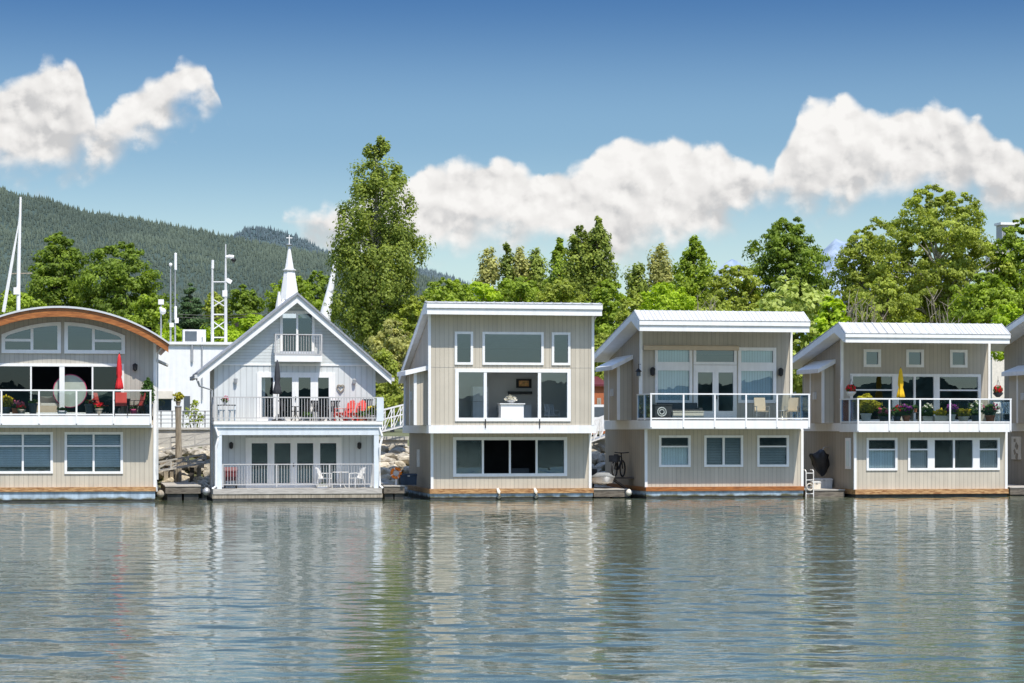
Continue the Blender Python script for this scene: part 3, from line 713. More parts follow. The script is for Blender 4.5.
flt(h5, d['X0'] - .02, d['X1'] + .02, -.12, 8, F.z(493.9), F.z(489.0), HULLDARK, RUBWOOD)
m = MB(); m.box(d['X0'] - .05, d['X0'] - .002, .55, 1.25, F.z(469), F.z(438)); sw = m.build('side_window', WHITE, h5)
m = MB(); m.box(d['X0'] - .056, d['X0'] - .052, .68, 1.12, F.z(466), F.z(441)); m.build('pane', BLIND, sw)
m = MB(); gutter_pipe(m, [(d['U0'] - .05, 1.65, FU.z(378)), (d['U0'] - .1, 1.62, FU.z(385)), (d['U0'] - .1, 1.62, FU.z(422))], .05); m.build('downspout', WHITE, h5)
m = MB(); gutter_pipe(m, [(F.x(808.5), 4.0, F.z(433)), (F.x(808.5), 4.0, F.z(440)), (F.x(812.5), 3.8, F.z(441))], .05); m.build('vent_pipe', BLACK, h5)

# home 6: only its near flank is in the picture
h6, F, FU, d = shed_home('floating home cut off by the picture edge, brown flank wall and steep white rake', dict(
    ref=1062, yu=1.8, yr=-.8, yb=7.8, low=(1066, 1216), up=(1054, 1201), sid=489.5, band=(423, 431.3), fas=(312, 322), ridge=299, kick=.95, roof=(1056, 1222), back=346,
    bay=(3.0, 5.8, .6, 364, 371, .3), ylow=8.0))
m = MB(); m.box(d['U0'], d['U1'], 1.8, 1.9, d['zb2'] + .001, d['under'](1.8) + .3); m.build('wall', TAUPE_WARM, h6)
m = MB(); m.box(d['X0'], d['X1'], 0, .1, d['zb'], d['zt']); m.build('wall', TAUPE, h6)
flt(h6, d['X0'] - .02, d['X1'] + .02, -.12, 8, F.z(493.9), F.z(489.0), HULLDARK, RUBWOOD)
# carved panel on its flank
y0, y1 = 5.2, 6.3
m = MB(); m.box(d['X0'] - .06, d['X0'] - .002, y0, y1, F.z(461), F.z(437)); pl = m.build('wall_panel', CREAM, h6)
m = MB()
for k, (zz, r) in enumerate(((441, .10), (447, .16), (453, .12), (457.5, .15))): m.cbox((d['X0'] - .07, (y0 + y1) / 2 + (-.12 if k % 2 else .12), F.z(zz)), (.02, r * 2, r * 1.6), Matrix.Rotation(.6 * k, 3, 'X'))
m.build('panel_motif', PILEWOOD, pl)
h6d = d
# ================================================================== SETTING
rng = np.random.default_rng(11)
def np_mesh(name, V, Fq, mat, parent=None, smooth=False, tint=None, kind=None, org=None):
    me = bpy.data.meshes.new(name)
    V = np.asarray(V, dtype=np.float32); Fq = np.asarray(Fq, dtype=np.int32)
    if org is not None: V = V - np.asarray(org, dtype=np.float32)
    k = Fq.shape[1]
    me.vertices.add(len(V)); me.vertices.foreach_set('co', V.ravel())
    me.loops.add(Fq.size); me.loops.foreach_set('vertex_index', Fq.ravel())
    me.polygons.add(len(Fq)); me.polygons.foreach_set('loop_start', np.arange(0, Fq.size, k, dtype=np.int32))
    me.polygons.foreach_set('loop_total', np.full(len(Fq), k, dtype=np.int32))
    if smooth: me.polygons.foreach_set('use_smooth', np.ones(len(Fq), dtype=bool))
    me.update(calc_edges=True); me.validate()
    if tint is not None:
        a = me.attributes.new('tint', 'FLOAT', 'POINT'); a.data.foreach_set('value', np.asarray(tint, dtype=np.float32))
    me.materials.append(mat)
    o = bpy.data.objects.new(name, me); COL.objects.link(o)
    if parent is not None: o.parent = parent
    if kind: o['kind'] = kind
    return o

def grid_faces(nx, ny):
    i = np.arange(nx - 1)[None, :] + (np.arange(ny - 1) * nx)[:, None]
    return np.stack([i, i + 1, i + nx + 1, i + nx], -1).reshape(-1, 4)

# ---- water
def axis_pts(a, b, step, ends, grow=1.25):
    core = list(np.arange(a, b, step))
    lo, hi = [], []; x, s = a, step
    while x > ends[0]: s *= grow; x -= s; lo.append(x)
    x, s = core[-1], step
    while x < ends[1]: s *= grow; x += s; hi.append(x)
    return np.array(lo[::-1] + core + hi)
wx = axis_pts(-24, 52, .125, (-9000, 9000)); wy = axis_pts(-78, 3, .085, (-9000, 20), 1.35)
wy = wy[wy < 22]
GX, GY = np.meshgrid(wx, wy)
H = np.zeros_like(GX)
wind = R(248)            # ripples travel mostly along the view
for i in range(90):
    lam = float(np.exp(rng.uniform(math.log(.30), math.log(2.6))))
    k = 2 * math.pi / lam; th = wind + rng.normal(0, .55)
    slope = .0068 * (1.15 if lam < .7 else .78)
    amp = slope / k
    H += amp * np.sin(k * (GX * math.cos(th) + GY * math.sin(th)) + rng.uniform(0, 6.28))
fade = np.clip((60 - np.abs(GX - 14)) / 20, 0, 1) * np.clip((GY + 84) / 6, 0, 1)
patch = .80 + .30 * np.sin(GX * .11 + GY * .05 + 1) * np.sin(GY * .13 - GX * .04) + .15 * np.sin(GX * .31 + GY * .24) * np.sin(GY * .37 - GX * .09)
H *= fade * patch
WATER = bpy.data.materials.new('harbour_water'); WATER.use_nodes = True
nt, N, L = nodes_of(WATER); b = N['Principled BSDF']
b.inputs['Base Color'].default_value = (.084, .104, .062, 1); b.inputs['Roughness'].default_value = .015; b.inputs['IOR'].default_value = 1.60
b.inputs['Specular IOR Level'].default_value = .5
tc = N.new('ShaderNodeTexCoord')
mp = N.new('ShaderNodeMapping'); mp.inputs['Scale'].default_value = (.8, 1.5, 1); L.new(tc.outputs['Object'], mp.inputs['Vector'])
n1 = N.new('ShaderNodeTexNoise'); n1.inputs['Scale'].default_value = 4.2; n1.inputs['Detail'].default_value = 3; n1.inputs['Roughness'].default_value = .5; L.new(mp.outputs[0], n1.inputs['Vector'])
bp = N.new('ShaderNodeBump'); bp.inputs['Strength'].default_value = .16; bp.inputs['Distance'].default_value = .03
L.new(n1.outputs['Fac'], bp.inputs['Height']); L.new(bp.outputs['Normal'], b.inputs['Normal'])
np_mesh('water', np.stack([GX, GY, H], -1).reshape(-1, 3), grid_faces(len(wx), len(wy)), WATER, smooth=True, kind='structure')

# ---- ground: bank, flat land behind, out to the horizon
GROUND = paint('shore_ground', (.12, .125, .06), .95, var=.4, scale=.6, bump=.5, bscale=3)
gx = np.concatenate([np.linspace(-9000, -80, 20), np.linspace(-60, 120, 120), np.linspace(140, 9000, 20)])
gyz = [(7.2, -1.2), (8.2, .0), (10.0, 1.0), (12.6, 2.0), (15.5, 2.6), (18, 2.85), (25, 3.0), (60, 3.05), (200, 3.1), (900, 3.1), (3000, 3.1), (9000, 3.1), (30000, 3.1)]
V = []
for y, z in gyz:
    for x in gx:
        V.append((x, y + (.5 * math.sin(x * .9) + .4 * math.sin(x * 2.3 + 1) if y < 17 else 0), z + (.12 * math.sin(x * 1.7 + y) if 10 < y < 20 else 0)))
np_mesh('ground', V, grid_faces(len(gx), len(gyz)), GROUND, smooth=True, kind='structure')
def ground_z(y):
    for (a, za), (b_, zb) in zip(gyz, gyz[1:]):
        if a <= y <= b_: return za + (zb - za) * (y - a) / (b_ - a)
    return 3.0

# ---- mountains
def vnoise(seed):
    r = np.random.default_rng(seed); ph = r.uniform(0, 6.28, (14, 2)); an = r.uniform(0, 6.28, 14)
    def f(x, y, base):
        h = 0; a = 1.0; k = 2 * math.pi / base
        for i in range(14):
            h = h + a * np.sin(k * (x * np.cos(an[i]) + y * np.sin(an[i])) + ph[i, 0]) * .5
            k *= 1.32; a *= .80
        return h
    return f
def mountain(name, ridge, Y, Yfoot, mat, seed, rough, snow=None):
    px = np.array([r[0] for r in ridge], float); py = np.array([r[1] for r in ridge], float)
    P = np.arange(px[0], px[-1] + .1, 4.0); T = np.interp(P, px, py)
    nz = vnoise(seed)
    ny = 46; V = np.zeros((ny, len(P), 3))
    for j in range(ny):
        f = j / (ny - 1)
        for i, (p, t) in enumerate(zip(P, T)):
            top = at(p, t, Y)
            y = Yfoot + (Y - Yfoot) * f
            w = top.x * (1 - .25 * (1 - f))
            V[j, i] = (w, y, (top.z) * (f ** 1.15))
    n = nz(V[..., 0], V[..., 1], (Y - Yfoot) * .45)
    V[..., 2] += n * rough * (1 - np.linspace(0, 1, ny) ** 3)[:, None] * np.linspace(0, 1, ny)[:, None]
    V[..., 2] += nz(V[..., 0] * 1.0, V[..., 1] * 0, (Y - Yfoot) * .12) * rough * .06 * np.linspace(0, 1, ny)[:, None]
    # back slope
    back = V[-1].copy(); back[:, 1] += (Y - Yfoot) * .6; back[:, 2] = 0
    V = np.concatenate([V, back[None]], 0)
    np_mesh(name, V.reshape(-1, 3), grid_faces(len(P), ny + 1), mat, smooth=True, kind='structure')
    return V[:-1]
FOREST = paint('hazy_forest_floor', (.060, .085, .075), 1.0, var=.3, scale=.01, spec=0)  # aerial haze mixed into the base colour
FORESTFAR = paint('haze_tinted_forest', (.066, .100, .105), 1.0, var=.55, scale=.012, spec=0)  # bluer base colour carries the haze of greater distance
ridgeA = [(-900, 260), (-700, 215), (-500, 190), (-300, 172), (-120, 178), (0, 188), (20, 196), (43, 198), (66, 206), (83, 212), (133, 218.5), (173, 226), (226, 237), (300, 251), (360, 263), (420, 276), (500, 296), (580, 330), (640, 420)]
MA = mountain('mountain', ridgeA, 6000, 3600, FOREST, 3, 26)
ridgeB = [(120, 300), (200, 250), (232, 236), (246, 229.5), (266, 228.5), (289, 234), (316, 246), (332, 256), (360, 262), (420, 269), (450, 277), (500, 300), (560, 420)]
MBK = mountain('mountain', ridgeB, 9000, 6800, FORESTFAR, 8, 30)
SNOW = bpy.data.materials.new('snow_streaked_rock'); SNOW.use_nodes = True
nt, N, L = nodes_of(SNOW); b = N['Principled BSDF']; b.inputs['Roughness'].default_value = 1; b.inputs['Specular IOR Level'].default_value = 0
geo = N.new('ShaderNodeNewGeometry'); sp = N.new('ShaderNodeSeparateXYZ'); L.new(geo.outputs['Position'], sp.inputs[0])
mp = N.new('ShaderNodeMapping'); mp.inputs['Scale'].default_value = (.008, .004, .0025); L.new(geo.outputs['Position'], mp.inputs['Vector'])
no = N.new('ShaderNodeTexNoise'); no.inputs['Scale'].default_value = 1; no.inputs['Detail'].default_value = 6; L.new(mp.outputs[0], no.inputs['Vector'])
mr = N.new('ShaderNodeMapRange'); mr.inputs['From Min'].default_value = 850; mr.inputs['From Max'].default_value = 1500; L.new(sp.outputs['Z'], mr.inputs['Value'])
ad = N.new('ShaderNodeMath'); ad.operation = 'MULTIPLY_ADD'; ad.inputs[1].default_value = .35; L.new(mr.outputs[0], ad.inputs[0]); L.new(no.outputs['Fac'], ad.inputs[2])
rp = N.new('ShaderNodeValToRGB'); rp.color_ramp.elements[0].position = .60; rp.color_ramp.elements[0].color = (.24, .31, .40, 1); rp.color_ramp.elements[1].position = .78; rp.color_ramp.elements[1].color = (.42, .49, .57, 1)  # rock and snow tones have blue distance haze mixed in
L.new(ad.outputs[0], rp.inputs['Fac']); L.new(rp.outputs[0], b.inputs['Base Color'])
ridgeC = [(640, 330), (700, 288), (722, 266), (733, 258.5), (744, 266), (765, 276), (800, 270), (822, 252), (836, 238.5), (846, 243), (856, 240), (868, 238), (880, 246), (905, 262), (950, 276), (1000, 300), (1100, 380)]
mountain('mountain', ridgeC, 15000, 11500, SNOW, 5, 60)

# forest clothing the near mountain: one mass nobody could count
def on_slope(M, n, i0, tail, fmin):
    ny_, nx_ = M.shape[:2]
    jf = (ny_ - 1.001) * np.sqrt(rng.uniform(fmin, 1.0, n)); if_ = rng.uniform(i0, nx_ - tail, n)
    jj = jf.astype(int); ii = if_.astype(int); fj = (jf - jj)[:, None]; fi = (if_ - ii)[:, None]
    j2 = np.minimum(jj + 1, ny_ - 1)
    return (M[jj, ii] * (1 - fj) + M[j2, ii] * fj) * (1 - fi) + (M[jj, ii + 1] * (1 - fj) + M[j2, ii + 1] * fj) * fi
P = np.concatenate([on_slope(MA, 46000, int((-330 + 900) / 4), 22, .06), on_slope(MBK, 9000, 12, 20, .35)])
n = len(P)
clear = vnoise(21)(P[:, 0], P[:, 1], 900)
P = P[clear > -1.1]; n = len(P)
hgt = np.clip(rng.lognormal(2.2, .38, n), 4, 14) * (P[:, 1] / 5500); rad = hgt * rng.uniform(.17, .26, n)
K = 5; a0 = rng.uniform(0, 6.28, n)
V = np.zeros((n, 2 * K + 1, 3)); 
for k in range(K):
    a = a0 + 6.283 * k / K
    V[:, k] = P + np.stack([np.cos(a) * rad, np.sin(a) * rad, hgt * .05], -1)
    V[:, K + k] = P + np.stack([np.cos(a) * rad * .62, np.sin(a) * rad * .62, hgt * .45], -1)
V[:, 2 * K] = P + np.stack([0 * hgt, 0 * hgt, hgt], -1)
Fs = []
for k in range(K):
    k2 = (k + 1) % K
    Fs += [(k, k2, K + k2), (k, K + k2, K + k), (K + k, K + k2, 2 * K)]
Fs = (np.array(Fs)[None] + (np.arange(n) * (2 * K + 1))[:, None, None]).reshape(-1, 3)
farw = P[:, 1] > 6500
tint = np.repeat(np.clip(rng.normal(.5, .22, n) + .55 * vnoise(4)(P[:, 0], P[:, 1], 700), 0, 1), 2 * K + 1)
HAZYCON = leafy('hazy_conifers', (.058, .080, .066), (.108, .138, .100), 0.0, 1.0)  # haze painted into the needle tones
FARCON = leafy('distant_hazy_conifers', (.075, .108, .122), (.115, .152, .158), 0.0, 1.0)  # stronger bluish haze painted into the far needles
T3 = tint.reshape(n, 2 * K + 1)
F0 = Fs[:15] if False else Fs.reshape(n, -1, 3)[0]
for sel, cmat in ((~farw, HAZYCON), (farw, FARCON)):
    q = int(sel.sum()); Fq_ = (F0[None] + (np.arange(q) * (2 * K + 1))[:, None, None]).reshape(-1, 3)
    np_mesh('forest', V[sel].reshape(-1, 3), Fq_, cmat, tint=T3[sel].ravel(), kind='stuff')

DARKWOODS = paint('dark_far_shore', (.030, .045, .035), 1.0, var=.6, scale=.05, spec=0)
# low opposite shore behind the viewer (seen only in the window panes)
V = []; k = 500
for y, z in ((-1500, 0), (-1560, 1), (-1800, 1)):
    for i in range(k):
        x = -3000 + 6000 * i / (k - 1)
        V.append((x, y, 0 if z == 0 else 30 + 6 * math.sin(i * .5) + 4 * math.sin(i * 1.7) + 5 * rng.random()))
np_mesh('hills', V, grid_faces(k, 3), DARKWOODS, smooth=True, kind='structure')

# ================================================================== SKY AND LIGHT
SUN_EL, SUN_AZ = R(60.5), R(14)       # azimuth measured from behind the viewer towards the right
sun_dir = Vector((math.sin(SUN_AZ) * math.cos(SUN_EL), -math.cos(SUN_AZ) * math.cos(SUN_EL), math.sin(SUN_EL)))
sl = bpy.data.lights.new('sun', 'SUN'); sl.energy = 5.0; sl.angle = R(.53); sl.color = (1.0, .945, .85)
so = bpy.data.objects.new('sun', sl); COL.objects.link(so); so.rotation_euler = sun_dir.to_track_quat('Z', 'Y').to_euler(); so.location = (40, -60, 90)
W = bpy.data.worlds.new('World'); SC.world = W; W.use_nodes = True
W.cycles.sampling_method = 'NONE'
nt = W.node_tree; N, L = nt.nodes, nt.links; N.clear()
out = N.new('ShaderNodeOutputWorld'); bg = N.new('ShaderNodeBackground'); L.new(bg.outputs[0], out.inputs['Surface'])
STR = .15
bg.inputs['Strength'].default_value = STR
sky = N.new('ShaderNodeTexSky'); sky.sky_type = 'NISHITA'; sky.sun_disc = False; sky.sun_elevation = SUN_EL
sky.sun_rotation = math.atan2(sun_dir.x, sun_dir.y); sky.air_density = 1.0; sky.dust_density = .4; sky.ozone_density = 2.5
def val(x):
    return x
def Mn(op, a, c=None, d=None, clamp=False):
    n = N.new('ShaderNodeMath'); n.operation = op; n.use_clamp = clamp
    for i, v in enumerate((a, c, d)):
        if v is None: continue
        if isinstance(v, (int, float)): n.inputs[i].default_value = v
        else: L.new(v, n.inputs[i])
    return n.outputs[0]
def Vn(op, a, c=None):
    n = N.new('ShaderNodeVectorMath'); n.operation = op
    for i, v in enumerate((a, c)):
        if v is None: continue
        if isinstance(v, (tuple, list)): n.inputs[i].default_value = v
        else: L.new(v, n.inputs[i])
    return n
tc = N.new('ShaderNodeTexCoord'); sep = N.new('ShaderNodeSeparateXYZ'); L.new(tc.outputs['Generated'], sep.inputs[0])
az = Mn('ARCTAN2', sep.outputs['X'], sep.outputs['Y'])
el = Mn('ARCSINE', sep.outputs['Z'])
D2 = 180 / math.pi
azd = Mn('MULTIPLY', az, D2); eld = Mn('MULTIPLY', el, D2)          # degrees on the sky
comb = N.new('ShaderNodeCombineXYZ'); L.new(azd, comb.inputs[0]); L.new(eld, comb.inputs[1])
def sky_noise(vec, scale, detail, rough=.55, dist=0.0, off=(0, 0, 0)):
    mp = N.new('ShaderNodeMapping'); mp.inputs['Location'].default_value = off; mp.inputs['Scale'].default_value = (1, 1.15, 1); L.new(vec, mp.inputs['Vector'])
    n = N.new('ShaderNodeTexNoise'); n.inputs['Scale'].default_value = scale; n.inputs['Detail'].default_value = detail; n.inputs['Roughness'].default_value = rough; n.inputs['Distortion'].default_value = dist
    L.new(mp.outputs[0], n.inputs['Vector']); return n.outputs['Fac']
# cumulus banks: lower and upper limit of cloud against azimuth (degrees)
def azel(px, py):
    c = (px - 512) / FOC
    return math.degrees(math.atan(c) + PSI), math.degrees(math.atan((HOR - py) / FOC * math.cos(math.atan(c))))
BANKS = [(-115, 150, 195), (-80, 195, 80), (-20, 190, 92), (48, 184, 62), (78, 182, 66), (96, 176, 112), (130, 166, 98), (180, 122, 58), (206, 112, 64), (226, 104, 116),
         (252, 210, 232), (276, 233, 216), (335, 262, 205), (405, 268, 176), (450, 264, 164), (505, 262, 158), (545, 262, 178), (625, 264, 138), (665, 258, 140), (720, 240, 148),
         (752, 222, 164), (772, 214, 176), (800, 214, 108), (838, 216, 95), (880, 212, 106), (935, 206, 104), (975, 208, 118), (1015, 228, 150), (1120, 225, 165), (1155, 200, 240)]
BR = N.new('ShaderNodeValToRGB'); cr = BR.color_ramp; cr.interpolation = 'B_SPLINE'; cr.interpolation = 'LINEAR'
A0, A1 = azel(-120, 0)[0], azel(1160, 0)[0]; EMAX = 12.0
mrb = N.new('ShaderNodeMapRange'); mrb.inputs['From Min'].default_value = A0; mrb.inputs['From Max'].default_value = A1; L.new(azd, mrb.inputs['Value'])
for k, (px, yb_, yt_) in enumerate(BANKS):
    a = (azel(px, 0)[0] - A0) / (A1 - A0)
    e_ = cr.elements[0] if k == 0 else (cr.elements[1] if k == 1 else cr.elements.new(a))
    e_.position = a
    lo_, hi_ = azel(px, yb_)[1] / EMAX, azel(px, yt_)[1] / EMAX
    e_.color = (lo_, hi_, 0, 1)
L.new(mrb.outputs[0], BR.inputs['Fac'])
sb = N.new('ShaderNodeSeparateColor'); L.new(BR.outputs['Color'], sb.inputs[0])
base_e = Mn('MULTIPLY', sb.outputs[0], EMAX); top_e = Mn('MULTIPLY', sb.outputs[1], EMAX)
dtop = Mn('SUBTRACT', top_e, eld); dbase = Mn('SUBTRACT', eld, base_e)
hrel = Mn('DIVIDE', dbase, Mn('MAXIMUM', Mn('SUBTRACT', top_e, base_e), .15), None, True)
mask = Mn('MINIMUM', Mn('MINIMUM', Mn('DIVIDE', dtop, .42), Mn('DIVIDE', dbase, .95)), 1.5)
outside = Mn('GREATER_THAN', Mn('ABSOLUTE', Mn('SUBTRACT', azd, 10.7)), 17.0)
mask = Mn('SUBTRACT', mask, Mn('MULTIPLY', outside, 9.0))
# other fair-weather cloud around the rest of the sky
mf = N.new('ShaderNodeMapRange'); mf.inputs['From Min'].default_value = 17.5; mf.inputs['From Max'].default_value = 27; L.new(Mn('ABSOLUTE', Mn('SUBTRACT', azd, 10.7)), mf.inputs['Value']); far = mf.outputs[0]
low = sky_noise(comb.outputs[0], .07, 2, .5, 0, (3, 7, 0))
band = Mn('SUBTRACT', 1.0, Mn('ABSOLUTE', Mn('DIVIDE', Mn('SUBTRACT', eld, 11.0), 13.0)))
gen = Mn('ADD', Mn('MULTIPLY', Mn('SUBTRACT', low, .53), 15.0), Mn('MULTIPLY', Mn('SUBTRACT', band, 1.0), 2.0))
gen = Mn('ADD', gen, Mn('MULTIPLY', Mn('SUBTRACT', far, 1.0), 9.0))
gen = Mn('SUBTRACT', gen, Mn('MULTIPLY', Mn('LESS_THAN', eld, 6.0), 3.0))
mask = Mn('MAXIMUM', Mn('MAXIMUM', mask, gen), -3.0)
def puff(off):
    big = sky_noise(comb.outputs[0], .62, 5, .52, .15, off)
    mp = N.new('ShaderNodeMapping'); mp.inputs['Location'].default_value = off; L.new(comb.outputs[0], mp.inputs['Vector'])
    vo = N.new('ShaderNodeTexVoronoi'); vo.feature = 'SMOOTH_F1'; vo.inputs['Scale'].default_value = 1.55; vo.inputs['Smoothness'].default_value = .45
    wob = N.new('ShaderNodeTexNoise'); wob.inputs['Scale'].default_value = 2.6; wob.inputs['Detail'].default_value = 4; L.new(mp.outputs[0], wob.inputs['Vector'])
    wv = Vn('ADD', mp.outputs[0], Vn('MULTIPLY', wob.outputs['Color'], (.55, .55, 0)).outputs[0])
    L.new(wv.outputs[0], vo.inputs['Vector'])
    return Mn('SUBTRACT', Mn('ADD', Mn('MULTIPLY', big, .80), Mn('MULTIPLY', wob.outputs['Fac'], .35)), Mn('MULTIPLY', vo.outputs['Distance'], .55))
P0 = puff((0, 0, 0)); P1 = puff((-.12, -.20, 0))
dens = Mn('ADD', mask, Mn('MULTIPLY', Mn('SUBTRACT', P0, .21), 1.75))
soft_to = Mn('SUBTRACT', 1.35, Mn('MULTIPLY', hrel, .75))
mr = N.new('ShaderNodeMapRange'); mr.interpolation_type = 'SMOOTHSTEP'; mr.inputs['From Min'].default_value = .0; L.new(soft_to, mr.inputs['From Max']); L.new(dens, mr.inputs['Value'])
alpha = mr.outputs[0]
# light on the puffs: sunward sides bright, undersides grey
soft = sky_noise(comb.outputs[0], .30, 3, .5, 0, (9, 2, 0))
sh = Mn('ADD', .20, Mn('MULTIPLY', hrel, .62))
sh = Mn('ADD', sh, Mn('MULTIPLY', Mn('SUBTRACT', P0, P1), 1.7))
sh = Mn('ADD', sh, Mn('MULTIPLY', Mn('SUBTRACT', soft, .5), .9), None, True)
ramp = N.new('ShaderNodeValToRGB'); ramp.color_ramp.elements[0].position = .10; ramp.color_ramp.elements[0].color = (.60, .60, .605, 1)
ramp.color_ramp.elements[1].position = .90; ramp.color_ramp.elements[1].color = (.95, .935, .915, 1)
e_ = ramp.color_ramp.elements.new(.50); e_.color = (.83, .815, .80, 1)
L.new(sh, ramp.inputs['Fac'])
cl = Vn('SCALE', ramp.outputs['Color']); cl.inputs['Scale'].default_value = 1 / STR
# sky tint by elevation: polarised deep blue below, boosted overhead as added fill light
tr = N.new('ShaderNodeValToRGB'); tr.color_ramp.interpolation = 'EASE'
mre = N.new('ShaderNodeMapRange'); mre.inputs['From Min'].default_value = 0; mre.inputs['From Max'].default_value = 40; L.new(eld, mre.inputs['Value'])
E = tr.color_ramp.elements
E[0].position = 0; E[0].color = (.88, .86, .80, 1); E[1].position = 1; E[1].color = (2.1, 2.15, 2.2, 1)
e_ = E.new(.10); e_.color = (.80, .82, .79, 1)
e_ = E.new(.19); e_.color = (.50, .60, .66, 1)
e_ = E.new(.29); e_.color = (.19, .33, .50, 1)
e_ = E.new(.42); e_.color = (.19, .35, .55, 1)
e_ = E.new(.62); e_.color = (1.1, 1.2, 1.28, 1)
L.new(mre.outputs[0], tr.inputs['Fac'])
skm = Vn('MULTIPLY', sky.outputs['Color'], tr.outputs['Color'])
mixc = N.new('ShaderNodeMix'); mixc.data_type = 'RGBA'
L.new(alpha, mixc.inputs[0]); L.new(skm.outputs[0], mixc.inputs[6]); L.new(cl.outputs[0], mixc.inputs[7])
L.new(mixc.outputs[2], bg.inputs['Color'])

# ================================================================== CAMERA
cd = bpy.data.cameras.new('camera'); cd.sensor_width = 36; cd.lens = FOC / 1024 * 36
cd.shift_y = (HOR - 341.5) / 1024; cd.clip_start = .5; cd.clip_end = 60000
co = bpy.data.objects.new('camera', cd); COL.objects.link(co); co.location = EYE; co.rotation_euler = (R(90), 0, -PSI)
SC.camera = co
SC.view_settings.view_transform = 'Standard'; SC.view_settings.look = 'None'; SC.view_settings.exposure = 0; SC.view_settings.gamma = 1
SC.cycles.use_denoising = True
SC.cycles.max_bounces = 8; SC.cycles.transparent_max_bounces = 16
SC.cycles.sample_clamp_indirect = 8
# ================================================================== TREES
def leaf_quads(r, pos, nrm, size, shape=.55):
    """leaf-sized rhombic faces at pos facing nrm"""
    n = len(pos)
    nrm = nrm / np.maximum(np.linalg.norm(nrm, axis=1, keepdims=True), 1e-6)
    t = r.normal(size=(n, 3)); t -= nrm * (t * nrm).sum(1, keepdims=True); t /= np.maximum(np.linalg.norm(t, axis=1, keepdims=True), 1e-6)
    b = np.cross(nrm, t)
    s = size[:, None]
    V = np.stack([pos + t * s, pos + b * s * shape, pos - t * s * .9, pos - b * s * shape], 1).reshape(-1, 3)
    Fq = np.arange(n * 4).reshape(-1, 4)
    return V, Fq

PROFILE = {
    'round':   lambda h: np.clip(np.sin(math.pi * (h * .88 + .10)), 0, 1) ** .62,
    'broad':   lambda h: np.clip(np.sin(math.pi * (h ** .8 * .86 + .12)), 0, 1) ** .5,
    'poplar':  lambda h: np.clip(1.12 * (np.minimum(h / .16, 1.0) ** .6) * (1 - np.clip((h - .25) / .80, 0, 1) ** 1.5), 0.05, 1),
    'lombardy': lambda h: np.interp(h, [0, .07, .25, .41, .555, .70, .89, .97, 1], [.6, .92, 1, 1, .93, .76, .47, .24, .08]),
    'column':  lambda h: np.clip((np.minimum(h / .2, 1.0) ** .5) * (1 - np.clip((h - .5) / .56, 0, 1) ** 2.0), 0.05, 1),
    'conifer': lambda h: np.clip(1.02 - h, 0.02, 1) ** .85,
    'shrub':   lambda h: np.clip(1 - (h * .98) ** 2.6, 0.03, 1) ** .6,
}
def crown_points(r, W, H, z0, kind, n, clump, leaf, ragged):
    prof = PROFILE[kind]
    area = W * H
    nc = max(10, int(2.5 * area / (clump * clump) * (1.0 if kind != 'conifer' else 1.3)))
    h = r.uniform(0, 1, nc * 6); w = prof(h); keep = r.uniform(0, 1, nc * 6) < np.maximum(w, .15 if kind not in ('poplar', 'column', 'lombardy') else .45); h = h[keep][:nc]
    nc = len(h)
    ang = r.uniform(0, 2 * math.pi, nc); rho = r.uniform(0, 1, nc) ** .42
    ph = r.uniform(0, 6.28, 6)
    lump = 1 + ragged * (np.sin(3 * ang + 9 * h + ph[0]) * .5 + np.sin(2 * ang - 15 * h + ph[1]) * .5 + np.sin(5 * ang + 23 * h + ph[2]) * .35)
    rad = prof(h) * W / 2 * lump
    C = np.stack([np.cos(ang) * rad * rho, np.sin(ang) * rad * rho, z0 + h * (H - clump * .5) + clump * .2], 1)
    if kind == 'conifer': C[:, 2] -= rad * rho * .35
    csize = clump * r.uniform(.55, 1.25, nc) * np.clip(prof(h) * 1.3, .45, 1)
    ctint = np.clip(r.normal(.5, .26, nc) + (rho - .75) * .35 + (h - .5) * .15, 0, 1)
    per = max(3, n // nc)
    idx = np.repeat(np.arange(nc), per); m = len(idx)
    d = r.normal(size=(m, 3)); d /= np.linalg.norm(d, axis=1, keepdims=True)
    q = r.uniform(0, 1, m) ** .45
    off = d * (q * csize[idx])[:, None]
    off[:, 2] *= .62 if kind not in ('poplar', 'column', 'lombardy') else 1.25
    if kind == 'conifer': off[:, 2] *= .6
    pos = C[idx] + off
    axis = pos.copy(); axis[:, 2] = (pos[:, 2] - (z0 + H * .4)) * .35
    nrm = d * .8 + axis / max(W, 1) * 1.6 + r.normal(size=(m, 3)) * .55 + np.array([0, 0, .35])
    size = leaf * r.uniform(.65, 1.35, m)
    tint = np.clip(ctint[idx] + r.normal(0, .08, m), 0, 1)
    return pos, nrm, size, tint, C

